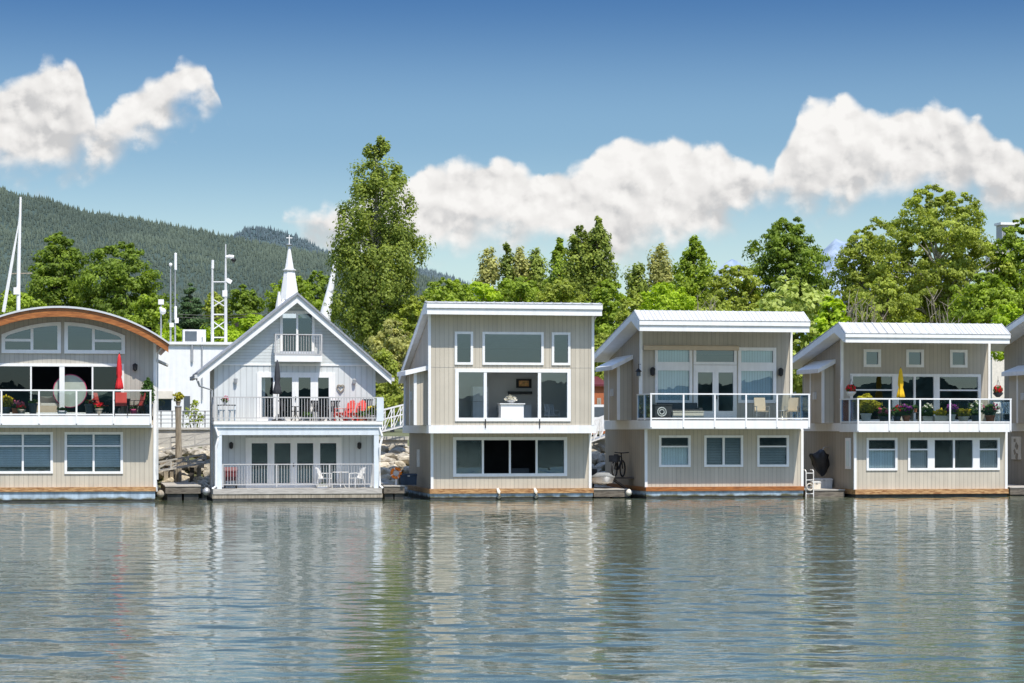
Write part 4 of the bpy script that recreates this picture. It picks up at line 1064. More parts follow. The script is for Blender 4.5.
GROVE = 'trees along the shore behind the homes'
def tree(name, label, px, top, wpx, Y, kind, mat, bottom=None, bark=None, seed=1, dens=1.4, clump=None, leaf=None, ragged=.22, group=GROVE, limbs=12, cat='tree', stem=True):
    r = np.random.default_rng(seed)
    base = at(px, 0, Y); gz = ground_z(Y)
    ppm = FOC / ((Y - EYE.y) / (CP - SP * (px - 512) / FOC))
    ztop = at(px, top, Y).z; W = wpx / ppm
    zc = gz + .15 * (ztop - gz) if bottom is None else max(gz + .05, at(px, bottom, Y).z)
    H = ztop - zc
    loc = (base.x, Y, gz)
    root = thing(name, label, cat, loc, group=group, world=False)
    clump = clump or max(.45, min(W, H) * .105)
    leaf = leaf or 1.65 / ppm
    n = int(dens * 6.5 * W * H * .8 / (leaf * leaf))
    pos, nrm, size, tint, C = crown_points(r, W, H, zc - gz, kind, n, clump, leaf, ragged)
    V, Fq = leaf_quads(r, pos, nrm, size, .6 if kind != 'conifer' else .35)
    cname = 'crown' if cat == 'tree' else 'foliage'
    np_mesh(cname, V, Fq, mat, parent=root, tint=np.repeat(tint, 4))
    m = MB(); hh = ztop - gz
    tr = max(.04, hh * .016) if cat == 'tree' else .05
    nseg = 7; pts = []; bend = r.normal(0, .25, 2)
    topf = .93 if kind != 'round' and kind != 'broad' else .78
    if cat == 'tree':
        for i in range(nseg + 1):
            f = i / nseg; pts.append((bend[0] * math.sin(f * 3.0) * W * .08, bend[1] * math.sin(f * 2.4) * W * .08, hh * topf * f - .2))
        m.tube(pts, [tr * (1.15 - 1.0 * i / nseg) + .012 for i in range(nseg + 1)], 8)
    k = min(limbs, len(C))
    order = r.permutation(len(C))[:k]
    for j in order:
        c = C[j]
        if cat == 'tree':
            f0 = max(.08, min(topf * .9, (c[2] - W * .30 * r.uniform(.4, 1.2)) / hh / 1.0)); f0 = max(f0, .06)
            s = np.array([np.interp(f0 / topf, [i / nseg for i in range(nseg + 1)], [p[q] for p in pts]) for q in range(3)])
        else: s = np.array([r.normal(0, .1), r.normal(0, .1), 0.0])
        mid = s * .5 + c * .5 + np.array([0, 0, W * .03])
        m.tube([s, mid, c], [tr * .42, tr * .26, .012], 5)
    m.build('trunk' if cat == 'tree' else 'stem', bark or BARK, root)
    return root

S = 100
# --- left of the gabled home
tree('broadleaf_tree', 'dark green broadleaf tree with pointed crown, tallest behind the curved cedar roof', 57, 231, 62, 62, 'round', L_DARK, bottom=330, seed=101, ragged=.2)
tree('broadleaf_tree', 'dark green broadleaf tree with wide dome crown behind the curved cedar roof', 120, 240, 86, 58, 'broad', L_DARK, bottom=335, seed=102, ragged=.18)
tree('broadleaf_tree', 'small olive tree in front of the dark broadleaf pair left of the antennas', 150, 292, 40, 50, 'round', L_MID, bottom=340, seed=103)
tree('broadleaf_tree', 'low green tree at the left picture edge beneath the sailboat mast', 12, 288, 60, 52, 'round', L_MID, bottom=340, seed=104)
tree('conifer_tree', 'dark conifer behind the antenna poles', 191, 281, 44, 56, 'conifer', L_CONIFER, bottom=338, seed=105, ragged=.2, clump=.7, dens=2.2)
tree('broadleaf_tree', 'brownish dark tree right of the lattice tower', 243, 283, 40, 60, 'round', L_DARK, bottom=340, seed=106)
tree('broadleaf_tree', 'round green tree behind the white church spire, left half', 292, 272, 56, 90, 'round', L_MID, bottom=340, seed=107)
tree('broadleaf_tree', 'dark green round tree right of the white church spire', 318, 270, 40, 96, 'round', L_DARK, bottom=345, seed=108)
tree('broadleaf_tree', 'thin yellow-green young tree between the lattice legs and antennas', 214, 290, 26, 64, 'round', L_OLIVE, bottom=340, seed=109)
for i, (px, top, w, lab) in enumerate(((172, 322, 40, 'yellow-green bush left of the rooftop air conditioner'), (222, 318, 46, 'yellow-green bush behind the lattice tower legs'), (250, 310, 44, 'tall yellow-green bush against the gabled roof slope'))):
    tree('bush', lab, px, top, w, 40, 'shrub', L_BRIGHT, bottom=362, seed=120 + i, cat='bush', group='bushes behind the homes', ragged=.3)
# --- the great poplar and willows between homes 2 and 3
tree('poplar_tree', 'tallest poplar, towering right of the gabled home', 377, 137, 90, 46, 'lombardy', L_POPLAR, bottom=345, bark=BARKPALE, seed=130, ragged=.10, clump=.75, dens=1.25, limbs=40)
tree('willow_tree', 'grey-green willow at the foot of the tallest poplar', 392, 318, 62, 32, 'shrub', L_WILLOW, bottom=420, seed=131, ragged=.3, limbs=30, bark=TWIG)
tree('willow_tree', 'olive willow between the poplar and the picture-window home', 420, 292, 56, 42, 'round', L_OLIVE, bottom=400, seed=132, ragged=.3, limbs=26, bark=TWIG)
tree('broadleaf_tree', 'bright green tree above the left roof corner of the picture-window home', 447, 276, 62, 56, 'round', L_MID, bottom=345, seed=133)
tree('broadleaf_tree', 'small olive tree in the gap beside the gabled home right eave', 384, 345, 40, 26, 'shrub', L_OLIVE, bottom=425, seed=134, ragged=.3, limbs=20, bark=TWIG)
# --- skyline behind home 3
for i, (px, top, w, lab) in enumerate(((489, 245, 19, 'slender poplar, leftmost of the thin four behind the picture-window home'), (506, 243, 15, 'slender poplar, second of the thin four behind the picture-window home'),
                                       (520.5, 247, 17, 'slender poplar, third of the thin four behind the picture-window home'), (536, 248, 19, 'slender poplar, fourth of the thin four behind the picture-window home'))):
    tree('poplar_tree', lab, px, top, w, 110, 'column', L_WILLOW if i % 2 == 0 else L_POPLAR, bottom=310, seed=140 + i, ragged=.18, clump=.8)
tree('poplar_tree', 'pointed green poplar left of the taller twin-topped poplar', 560, 238, 30, 84, 'poplar', L_MID, bottom=320, seed=145, ragged=.2)
tree('poplar_tree', 'twin-topped tall poplar right of centre, left stem', 579, 224, 30, 72, 'column', L_POPLAR, bottom=320, seed=146, ragged=.2)
tree('poplar_tree', 'twin-topped tall poplar right of centre, right stem', 597, 217, 36, 72, 'column', L_POPLAR, bottom=320, seed=147, ragged=.2)
tree('broadleaf_tree', 'yellow-green round tree low behind the picture-window roof, left of its middle', 478, 280, 50, 62, 'round', L_BRIGHT, bottom=335, seed=148)
tree('broadleaf_tree', 'mid green round tree low behind the picture-window roof, at its middle', 518, 272, 58, 66, 'round', L_MID, bottom=335, seed=149)
tree('broadleaf_tree', 'olive spreading tree below the twin-topped poplar', 560, 276, 54, 60, 'round', L_OLIVE, bottom=335, seed=150)
tree('broadleaf_tree', 'dark leafy tree between the picture-window roof and the metal roof', 610, 278, 60, 54, 'round', L_MID, bottom=380, seed=151, ragged=.25)
tree('willow_tree', 'grey twiggy willow above the gap right of the picture-window home', 632, 290, 50, 40, 'shrub', L_OLIVE, bottom=380, seed=152, ragged=.3, limbs=26, bark=TWIG)
# --- behind home 4
for i, (px, top, w, lab) in enumerate(((637.5, 260, 21, 'small poplar left of the pair over the metal roof'), (660.5, 242, 22, 'slender poplar right of the pair over the metal roof'))):
    tree('poplar_tree', lab, px, top, w, 110, 'column', L_WILLOW if i else L_POPLAR, bottom=310, seed=160 + i, ragged=.18, clump=.8)
tree('broadleaf_tree', 'green tree with stepped peaks over the metal roof of the sling-chair home', 694, 236, 50, 78, 'poplar', L_MID, bottom=325, seed=162, ragged=.28)
tree('broadleaf_tree', 'vivid green low tree over the left end of the metal roof', 668, 281, 62, 52, 'broad', L_BRIGHT, bottom=335, seed=163)
tree('broadleaf_tree', 'dark olive tree left of the wide dark dome tree', 735, 262, 58, 74, 'round', L_OLIVE, bottom=330, seed=164)
tree('broadleaf_tree', 'wide dark dome-crowned tree over the right end of the metal roof', 788, 217, 84, 76, 'broad', L_DARK, bottom=320, seed=165, ragged=.2)
tree('broadleaf_tree', 'pale bright large-leaved tree in the gap between the two metal-roofed homes', 792, 274, 96, 34, 'round', L_PALE, bottom=400, seed=166, leaf=.19, ragged=.28)
tree('broadleaf_tree', 'bright green bushy tree beside the left roof edge of the flower-balcony home', 832, 290, 44, 28, 'shrub', L_BRIGHT, bottom=400, seed=167, leaf=.16)
# --- behind home 5 and to the edge
tree('cottonwood_tree', 'loose cottonwood with narrow top, left of the biggest cottonwood', 866, 222, 62, 64, 'round', L_OLIVE, bottom=330, bark=BARKPALE, seed=170, ragged=.35, dens=1.2, limbs=26)
tree('cottonwood_tree', 'biggest cottonwood, broad and uneven, over the flower-balcony home', 936, 184, 122, 60, 'round', L_OLIVE, bottom=325, bark=BARKPALE, seed=171, ragged=.30, clump=.66, dens=1.3, limbs=40)
tree('broadleaf_tree', 'green tree at the right picture edge over the cut-off home', 1022, 216, 62, 58, 'round', L_MID, bottom=325, seed=172, ragged=.28)
tree('broadleaf_tree', 'low olive tree under the biggest cottonwood, left side', 884, 276, 70, 50, 'round', L_OLIVE, bottom=345, seed=173, ragged=.3, dens=1.2, limbs=24)
tree('broadleaf_tree', 'low mid green tree under the biggest cottonwood, right side', 985, 272, 74, 48, 'round', L_MID, bottom=345, seed=174, ragged=.3)
tree('broadleaf_tree', 'dark tree filling behind the roof of the flower-balcony home', 930, 286, 90, 70, 'round', L_DARK, bottom=345, seed=175)
tree('bush', 'leafy green bush low between the cut-off home and the flower-balcony roof', 1010, 300, 40, 30, 'shrub', L_BRIGHT, bottom=360, seed=176, cat='bush', group='bushes behind the homes')
tree('bush', 'olive bush low behind the sling-chair home roof', 715, 298, 70, 36, 'shrub', L_OLIVE, bottom=350, seed=177, cat='bush', group='bushes behind the homes', dens=.8)
tree('bush', 'olive bush low behind the gap left of the sling-chair home', 603, 330, 36, 24, 'shrub', L_OLIVE, bottom=392, seed=178, cat='bush', group='bushes behind the homes')
tree('bush', 'green bush in front of the white building wall between the two left homes', 194, 398, 15, 14.6, 'shrub', L_OLIVE, bottom=426, seed=179, cat='bush', group='bushes behind the homes', leaf=.08, dens=.35)
# bare-branched shrubs
def bare(label, px, top, wpx, Y, seed, bottom):
    r = random.Random(seed); b = at(px, 0, Y); gz = ground_z(Y); zt = at(px, top, Y).z
    ppm = FOC / ((Y - EYE.y) / (CP - SP * (px - 512) / FOC)); W = wpx / ppm
    root = thing('bare_shrub', label, 'shrub', (b.x, Y, gz), group='leafless shrubs behind the homes', world=False)
    m = MB(); H = zt - gz
    for i in range(16):
        a = r.uniform(0, 6.28); q = r.uniform(.15, .5) * W; hh = H * r.uniform(.65, 1)
        p0 = Vector((r.uniform(-.4, .4), r.uniform(-.4, .4), 0)); p2 = Vector((math.cos(a) * q, math.sin(a) * q * .6, hh)); p1 = p0.lerp(p2, .5) + Vector((r.uniform(-.2, .2), 0, .2))
        m.tube([p0, p1, p2], [.05, .035, .012], 5)
        for j in range(6):
            f = r.uniform(.45, .95); s = p1.lerp(p2, (f - .45) / .5); e = s + Vector((r.uniform(-.6, .6), r.uniform(-.5, .5), r.uniform(.3, .9)))
            m.tube([s, e], [.02, .008], 4)
    m.build('branches', TWIG, root)
bare('leafless grey shrub over the metal roof, below the stepped green tree', 704, 292, 50, 33, 1, 320)
bare('leafless pale shrub left of the tiny building beneath the cottonwoods', 868, 288, 56, 33, 2, 325)
bare('leafless pale shrub below the biggest cottonwood', 948, 290, 56, 33, 3, 325)
bare('leafless pale shrub beside the flower-balcony roof left edge', 846, 296, 30, 31, 4, 325)
# ================================================================== THINGS ON THE DECKS
def zat(px, py, Y): return at(px, py, Y).z
def xat(px, Y): return at(px, 0, Y).x
def PXM(px, Y): return FOC / ((Y - EYE.y) / (CP - SP * (px - 512) / FOC))

def closed_parasol(label, px, Y, z, top, bot, w, mat, polemat=STEEL, basemat=CONCRETE, seed=0):
    x = xat(px, Y); zt, zb = zat(px, top, Y) - z, zat(px, bot, Y) - z
    t = thing('parasol', label, 'parasol', (x, Y, z), world=False)
    m = MB(); m.tube([(0, 0, .02), (0, 0, zt + .04)], .022, 8); m.build('pole', polemat, t)
    h = zt - zb; m = MB()
    m.lathe([(.015, zt), (w * .35, zt - h * .12), (w * .55, zt - h * .35), (w * .62, zt - h * .58), (w * .48, zt - h * .66), (w * .78, zt - h * .85), (w * .95, zb + .03), (w * .80, zb)], (0, 0, 0), 30, .16, 6)
    m.build('canopy', mat, t, True)
    m = MB(); m.lathe([(.26, 0), (.26, .05), (.10, .09), (.05, .30), (.03, .32)], (0, 0, 0), 14); m.build('base', basemat, t)
    return t

def make_chair(label, mat, fmat, loc, rz, kind='slat', group=None, seat_h=.43, w=.50, back_h=.48, name='deck_chair'):
    t = thing(name, label, 'chair', loc, rz, group, world=False)    # faces -Y
    m = MB(); m.cbox((0, 0, seat_h), (w, .46, .04)); m.build('seat', mat, t)
    m = MB()
    tilt = Matrix.Rotation(-.22, 3, 'X')
    if kind == 'sling' or kind == 'pad': m.cbox((0, .27, seat_h + back_h / 2 + .02), (w * .94, .035, back_h), tilt)
    else:
        for i in range(5): m.cbox(((i - 2) * w * .2, .27, seat_h + back_h / 2), (w * .13, .025, back_h), tilt)
        m.cbox((0, .27 + .1, seat_h + back_h * .97), (w, .03, .05), tilt)
    m.build('backrest', mat, t)
    for sx in (-1, 1):
        x = sx * (w / 2 + .02)
        for sy, dy in ((-.22, -.03), (.22, .08)):
            m = MB(); m.bar((x, sy, seat_h + (.22 if sy < 0 else .1)), (x, sy + dy, 0), .03); m.build('leg', fmat, t)
        m = MB(); m.bar((x, -.25, seat_h + .22), (x, .30, seat_h + .24), .05, .025); m.build('armrest', fmat, t)
    return t

def make_adirondack(label, mat, loc, rz, group=None):
    t = thing('lounge_chair', label, 'chair', loc, rz, group, world=False)
    sl_ = Matrix.Rotation(.22, 3, 'X')
    m = MB()
    for i in range(5): m.cbox((0, -.24 + i * .12, .36 - i * .026), (.54, .10, .022), sl_)
    m.build('seat', mat, t)
    m = MB(); tl = Matrix.Rotation(-.42, 3, 'X')
    for i, h in enumerate((.62, .72, .76, .72, .62)): m.cbox(((i - 2) * .105, .30 + h * .20, .26 + h * .45), (.092, .022, h), tl)
    m.build('backrest', mat, t)
    for sx in (-1, 1):
        m = MB(); m.cbox((sx * .32, .02, .55), (.13, .66, .022)); m.build('armrest', mat, t)
        m = MB(); m.bar((sx * .29, -.27, .54), (sx * .29, -.27, 0), .08, .03); m.build('leg', mat, t)
        m = MB(); m.bar((sx * .29, -.28, .34), (sx * .29, .50, .02), .03, .09); m.build('leg', mat, t)
    return t

def make_table(label, loc, r, h, mat, fmat, round_=True, name='patio_table', group=None):
    t = thing(name, label, 'table', loc, 0, group, world=False)
    m = MB()
    if round_: m.lathe([(r * .97, h - .03), (r, h - .015), (r * .97, h)], (0, 0, 0), 20)
    else: m.cbox((0, 0, h - .02), (r * 2, r * 1.3, .04))
    m.build('tabletop', mat, t)
    if round_:
        for k in range(3):
            a = k * 2.094 + .4; m = MB(); m.tube([(math.cos(a) * .05, math.sin(a) * .05, h - .03), (math.cos(a) * .06, math.sin(a) * .06, h * .4), (math.cos(a) * r * .75, math.sin(a) * r * .75, 0)], .016, 6); m.build('leg', fmat, t)
    else:
        for sx in (-1, 1):
            for sy in (-1, 1):
                m = MB(); m.bar((sx * r * .9, sy * r * .55, h - .04), (sx * r * .9, sy * r * .55, 0), .05); m.build('leg', fmat, t)
    return t

def plant(label, px, Y, z, potw, poth, potmat, fw, fh, leafmat, flower=None, seed=1, shape='round', nflower=60, group='potted plants on the balconies', leaf=.055, square=False):
    r = np.random.default_rng(seed); x = xat(px, Y)
    t = thing('potted_plant', label, 'potted plant', (x, Y, z), group=group, world=False)
    m = MB()
    if square:
        m.prism([(-potw * .46, 0), (potw * .46, 0), (potw * .5, poth), (-potw * .5, poth)], -potw * .3, potw * .3, 'y')
        m.box(-potw * .53, potw * .53, -potw * .32, potw * .32, poth * .86, poth + .01)
    else:
        m.lathe([(potw * .34, 0), (potw * .47, poth * .82), (potw * .53, poth * .83), (potw * .53, poth), (potw * .46, poth), (potw * .43, poth * .9)], (0, 0, 0), 16)
    m.build('pot', potmat, t)
    n = int(9 * fw * fh / (leaf * leaf)); prof = shape
    pos, nrm, size, tint, C = crown_points(r, fw, fh, poth * .92, prof, n, max(.10, fw * .2), leaf, .25)
    pos[:, 1] *= .75
    V, Fq = leaf_quads(r, pos, nrm, size, .5)
    np_mesh('foliage', V, Fq, leafmat, parent=t, tint=np.repeat(tint, 4))
    if flower is not None:
        nflower = int(nflower * .55)
        u = r.normal(size=(nflower, 3)); u /= np.linalg.norm(u, axis=1, keepdims=True); u[:, 1] = -np.abs(u[:, 1]); u[:, 2] = u[:, 2] * .6 + .35
        fp = np.array([0, 0, poth + fh * .42]) + u * np.array([fw * .52, fw * .42, fh * .55]) * r.uniform(.75, 1.02, (nflower, 1))
        V, Fq = leaf_quads(r, np.repeat(fp, 3, 0) + r.normal(0, .025, (nflower * 3, 3)), r.normal(size=(nflower * 3, 3)) + np.array([0, -1, .6]), np.full(nflower * 3, .055), .9)
        np_mesh('blossoms', V, Fq, flower, parent=t, tint=np.repeat(r.uniform(0, 1, nflower * 3), 4))
    m = MB()
    for k in range(5):
        a = k * 1.3; m.tube([(0, 0, poth * .8), (math.cos(a) * fw * .2, math.sin(a) * fw * .15, poth + fh * .45)], .012, 4)
    m.build('stems', L_POT, t)
    return t

# ---------------- home 1 balcony
D = DECK1; Yb = -.5
closed_parasol('closed red parasol on the balcony of the arched-roof home', 119.3, -.45, D, 353.5, 389, .17, RED, BLACK)
G = 'red cushioned patio chairs around the dark table'
def red_chair(label, px, Y, rz):
    return make_chair(label, REDPLASTIC, BLACK, (xat(px, Y), Y, D), rz, 'pad', G, name='patio_chair', w=.52, back_h=.55)
red_chair('red cushioned chair left of the dark patio table, turned sideways', 102.5, -.45, R(72))
red_chair('red cushioned chair in front of the dark patio table under the parasol', 121, -.65, R(180))
red_chair('red cushioned chair right of the dark patio table beside the tall reed plant', 136.5, -.45, R(-70))
make_table('dark square patio table below the closed red parasol', (xat(119.3, -.4), -.3, D), .48, .74, BLACK, BLACK, False)
make_chair('dark metal chair drawn up behind the parasol table', BLACK, BLACK, (xat(123, -.15), -.22, D), 0, 'slat', None, w=.46, back_h=.55, name='patio_chair')
plant('yellow flowering plant at the left end of the arched-roof home balcony', 6, -.55, D, .42, .36, POTGREY, .55, .52, L_POTYELLOW, F_YELLOW, 1, nflower=90)
plant('orange-red timber planter holding flowers beside the yellow plant', 18, -.55, D, .50, .30, TERRACOTTA, .55, .32, L_POT, F_PINK, 2, square=True)
plant('low timber pot of red flowers, small, left of the taller slate pot', 21.5, -.75, D, .36, .26, PILEWOOD, .34, .20, L_POT, F_RED, 3, nflower=25)
plant('tall slate-grey pot with a small green plant left of the round mirror', 33, -.55, D, .40, .52, POTGREY, .34, .22, L_POT, None, 4)
plant('tall slate-grey pot with sparse green plant right of the round mirror', 89.5, -.55, D, .42, .50, POTGREY, .36, .24, L_POT, F_RED, 5, nflower=10)
plant('shallow wooden pot of red flowers by the leg of the left red chair', 99, -.78, D, .38, .30, PILEWOOD, .40, .26, L_POT, F_RED, 6, nflower=40)
plant('tall green reed plant in a dark pot at the right balcony end', 148, -.35, D, .42, .48, POTGREY, .50, 1.25, L_POT, None, 7, shape='column')
plant('pink pot with small green plant near the right red chair', 133.5, -.75, D, .34, .28, F_PINK, .30, .20, L_POT, None, 8)
plant('white bowl planter with low green sprigs below the round mirror', 62, -.7, D, .44, .20, POTWHITE, .42, .16, L_POT, None, 9)
# round pale mirror and armchair inside the sliding doors
zc = zat(70, 391, .35)
t = thing('round_mirror', 'large round pale mirror with pink rim behind the sliding doors', 'mirror', (xat(70, .35), .35, DECK1 + .05), world=False)
m = MB(); m.lathe([(0.001, 0), (.70, 0), (.70, .03), (0.001, .03)], (0, 0, 0), 40); o = m.build('disc', paint('pale_green_disc', (.40, .44, .37), .4), t); o.rotation_euler = (R(90), 0, 0); o.location = (0, 0, zc - DECK1 - .05)
m = MB(); m.tube([(.71 * math.cos(a), 0, .71 * math.sin(a)) for a in [i * math.tau / 40 for i in range(41)]], .035, 6); o = m.build('rim', F_PINK, t); o.location = (0, 0, zc - DECK1 - .05)
m = MB(); m.box(-.3, .3, -.05, .05, 0, .10); m.build('stand', PILEWOOD, t)
def sofa(label, px, Y, z, w, mat, cmat, name='armchair', cat='armchair'):
    t = thing(name, label, cat, (xat(px, Y), Y, z), world=False)
    m = MB(); m.box(-w / 2, w / 2, -.35, .35, .08, .38); m.build('base', mat, t)
    m = MB(); m.prism([(.18, .38), (.36, .38), (.42, .80), (.28, .80)], -w / 2, w / 2, 'x'); m.build('backrest', mat, t)
    for s in (-1, 1): m = MB(); m.box(s * w / 2 - .08, s * w / 2 + .08, -.36, .34, .08, .56); m.build('armrest', mat, t)
    m = MB(); m.box(-w / 2 + .09, w / 2 - .09, -.34, .20, .385, .50); m.build('seat_cushion', cmat, t)
    return t
sofa('cream armchair standing inside by the round mirror', 49, .75, DECK1 + .05, .9, BEIGE, CREAM)

# ---------------- home 2 decks
D = zdeck + .03
closed_parasol('closed charcoal parasol on the upper deck of the gabled home', 277.3, .45, D, 359.5, 394, .19, CHARCOAL, WHITE, BLACK)
t = make_table('tall dark table at the left end of the gabled home upper deck', (xat(226.5, .7), .7, D), .40, .72, BLACK, PALEBLUE, False)
G = 'blue-grey stools at the tall dark table'
for px, lab in ((221.5, 'blue-grey stool left of the tall dark table'), (232, 'blue-grey stool right of the tall dark table')):
    st = thing('stool', lab, 'stool', (xat(px, .5), .5, D), group=G, world=False)
    m = MB(); m.lathe([(.15, .44), (.17, .46), (.17, .49), (.02, .50)], (0, 0, 0), 12); m.build('seat', HULLBLUE, st)
    for k in range(4):
        a = k * math.pi / 2 + .78; m = MB(); m.bar((math.cos(a) * .12, math.sin(a) * .12, .44), (math.cos(a) * .18, math.sin(a) * .18, 0), .03); m.build('leg', HULLBLUE, st)
plant('pale leafy plant standing on the tall dark table', 225, .7, D + .72, .16, .14, POTWHITE, .28, .26, L_POT, F_PINK, 20, nflower=14, leaf=.04)
G = 'black wrought chairs on the gabled home upper deck'
make_chair('black slatted chair left of the small bistro table, beside the parasol base', BLACK, BLACK, (xat(288, .7), .7, D), R(65), 'slat', G, name='bistro_chair')
make_chair('black slatted chair right of the small bistro table', BLACK, BLACK, (xat(303, .7), .7, D), R(-65), 'slat', G, name='bistro_chair')
make_table('small black bistro table between two slatted chairs', (xat(295.5, .7), .7, D), .30, .66, BLACK, BLACK)
make_chair('black slatted chair before the rightmost glazed door, left of its partner', BLACK, BLACK, (xat(320.5, .8), .8, D), R(40), 'slat', G, name='bistro_chair')
make_chair('black slatted chair before the rightmost glazed door, right of its partner', BLACK, BLACK, (xat(331, .8), .8, D), R(-40), 'slat', G, name='bistro_chair')
make_chair('black chair between the coral lounge chairs and the right deck end', BLACK, BLACK, (xat(366, .9), .9, D), R(-20), 'slat', G, name='bistro_chair', back_h=.55)
G = 'coral red lounge chairs on the gabled home upper deck'
make_adirondack('coral red slatted lounge chair turned left, nearest the heart wreath', REDPLASTIC, (xat(343.5, .55), .55, D), R(-50), G)
make_adirondack('coral red slatted lounge chair nearest the right deck end', REDPLASTIC, (xat(355.5, .75), .75, D), R(-40), G)
plant('bushy green plant in a pale pot at the right end of the gabled home deck', 373.5, .5, D, .30, .26, POTWHITE, .50, .50, L_POT, F_YELLOW, 21, nflower=20)
plant('low leafy pot behind the coral red lounge chairs', 361, .35, D, .26, .22, TERRACOTTA, .36, .26, L_POT, None, 22)
plant('small green pot on the deck in front of the bistro table', 307, .35, D, .24, .20, POTGREY, .34, .24, L_POT, None, 23)
# lower deck
D = zl0 + .022
t = thing('barbecue', 'dark red covered barbecue at the left end of the lower deck', 'barbecue', (xat(230.5, .8), .8, D), world=False)
MAROON = paint('dark_red_enamel', (.13, .025, .03), .5)
m = MB(); m.box(-.28, .28, -.25, .25, .35, .72); m.build('firebox', MAROON, t)
m = MB(); m.prism([(-.26, .722), (.26, .722), (.26, .80), (.14, .95), (-.14, .95), (-.26, .80)], -.29, .29, 'x'); m.build('lid', MAROON, t)
for sx in (-1, 1):
    for sy in (-1, 1): m = MB(); m.box(sx * .25 - .02, sx * .25 + .02, sy * .21 - .02, sy * .21 + .02, 0, .35); m.build('leg', BLACK, t)
m = MB(); m.box(-.3, .3, -.27, .27, .1, .13); m.build('shelf', BLACK, t)
G = 'white bistro chairs on the lower deck'
make_chair('white bistro chair left of the white table on the lower deck', WHITE, WHITE, (xat(325, .8), .8, D), R(60), 'slat', G, name='bistro_chair', w=.42)
make_chair('white bistro chair right of the white table on the lower deck', WHITE, WHITE, (xat(356.5, .8), .8, D), R(-60), 'slat', G, name='bistro_chair', w=.42)
make_table('round white bistro table on the lower deck', (xat(340.5, .8), .8, D), .36, .72, WHITE, WHITE)
plant('shallow white trough with low green plants by the lower deck rail', 322, .45, D, .5, .12, POTWHITE, .42, .12, L_POT, None, 24, square=True)

# ---------------- home 3, seen through the picture window
FU3 = Face(1.2, 512); D = h3 and Face(-1.1, 512).z(425.3) + .03
t = thing('kitchen_island', 'bright white kitchen island behind the picture window', 'counter', (xat(511, -.55), -.58, D), world=False)
m = MB(); m.box(-.52, .52, -.3, .3, .0, .92); m.build('cabinet', WHITE, t)
m = MB(); m.box(-.58, .58, -.36, .36, .921, .96); m.build('worktop', WHITE, t)
t = thing('flower_bowl', 'glass bowl of pale flowers on the white kitchen island', 'bowl', (xat(511, -.55), -.58, D + .96), world=False)
m = MB(); m.lathe([(.08, 0), (.20, .10), (.22, .16), (.19, .15)], (0, 0, 0), 14); m.build('bowl', STEEL, t)
r_ = np.random.default_rng(5); pos = r_.normal(0, 1, (160, 3)) * np.array([.12, .10, .06]) + np.array([0, 0, .22]); V, Fq = leaf_quads(r_, pos, r_.normal(size=(160, 3)), np.full(160, .05), .8)
np_mesh('flowers', V, Fq, F_WHITE, parent=t, tint=np.repeat(r_.uniform(0, 1, 160), 4))
t = thing('wall_picture', 'small framed picture with warm orange centre on the kitchen wall', 'picture', (xat(524, 2.4), 2.42, zat(524, 388, 2.4)), world=False)
m = MB(); m.box(-.36, .36, 0, .06, 0, .42); m.build('frame', BLACK, t)
m = MB(); m.box(-.24, .24, -.01, -.001, .08, .34); m.build('canvas', paint('warm_print', (.75, .40, .15), .6, var=.5, scale=6), t)
t = thing('kitchen_counter', 'dark kitchen counter with shelf along the back of the picture-window room', 'counter', (xat(520, 2.0), 2.05, D), world=False)
m = MB(); m.box(-1.0, .5, -.25, .3, 0, .92); m.build('cabinet', PALEBLUE, t)
m = MB(); m.box(-.5, .6, .05, .35, 1.42, 1.55); m.build('shelf', BLACK, t)
t = thing('refrigerator', 'pale refrigerator behind the left pane of the picture window', 'refrigerator', (xat(479.5, 1.7), 1.7, D), world=False)
m = MB(); m.box(-.36, .36, -.3, .3, .05, 1.05); m.build('lower_door', PALEBLUE, t)
m = MB(); m.box(-.36, .36, -.3, .3, 1.07, 1.75); m.build('upper_door', PALEBLUE, t)
m = MB(); m.box(.28, .31, -.34, -.301, .6, .98); m.box(.28, .31, -.34, -.301, 1.15, 1.5); m.build('handle', STEEL, t)
make_chair('pale slatted dining chair behind the right pane of the picture window', WHITEDIRTY, WHITEDIRTY, (xat(552, .1), .1, D), R(15), 'slat', None, name='dining_chair', w=.5, back_h=.5)
sofa('grey armchair dimly visible inside the lower strip window', 520, 1.6, h3 and Face(0, 512).z(488) + .06, .95, POTGREY, PALEBLUE)

# ---------------- home 4 balcony
D = DECK4
G = 'tan sling chairs on the glass balcony'
make_chair('tan sling chair left of its partner, facing the water', BEIGE, STEEL, (xat(761.5, -.2), -.2, D), 0, 'sling', G, name='sling_chair', w=.56, back_h=.62, seat_h=.40)
make_chair('tan sling chair near the right balcony end, turned left', BEIGE, STEEL, (xat(792.5, -.2), -.2, D), R(-32), 'sling', G, name='sling_chair', w=.56, back_h=.62, seat_h=.40)
make_table('small glass-topped side table between the tan sling chairs', (xat(782, -.3), -.3, D), .24, .45, STEEL, STEEL)
t = sofa('dark covered outdoor loveseat behind the cream bench', 679, .5, D, 1.9, CHARCOAL, CHARCOAL, 'loveseat', 'sofa')
t = thing('storage_cube', 'dark woven storage cube with pale round motif at the left balcony end', 'storage box', (xat(662, -.35), -.35, D), world=False)
m = MB(); m.box(-.40, .40, -.28, .28, .03, .66); m.build('box', CHARCOAL, t)
m = MB(); m.box(-.42, .42, -.30, .30, .662, .71); m.build('lid', CHARCOAL, t)
for q in (.20, .11):
    m = MB(); m.tube([(-.08 + q * math.cos(a), -.285, .36 + q * math.sin(a)) for a in [i * math.tau / 22 for i in range(23)]], .028, 5); m.build('motif', POTWHITE, t)
t = thing('storage_bench', 'cream storage bench in front of the dark loveseat', 'bench', (xat(687, -.55), -.55, D), world=False)
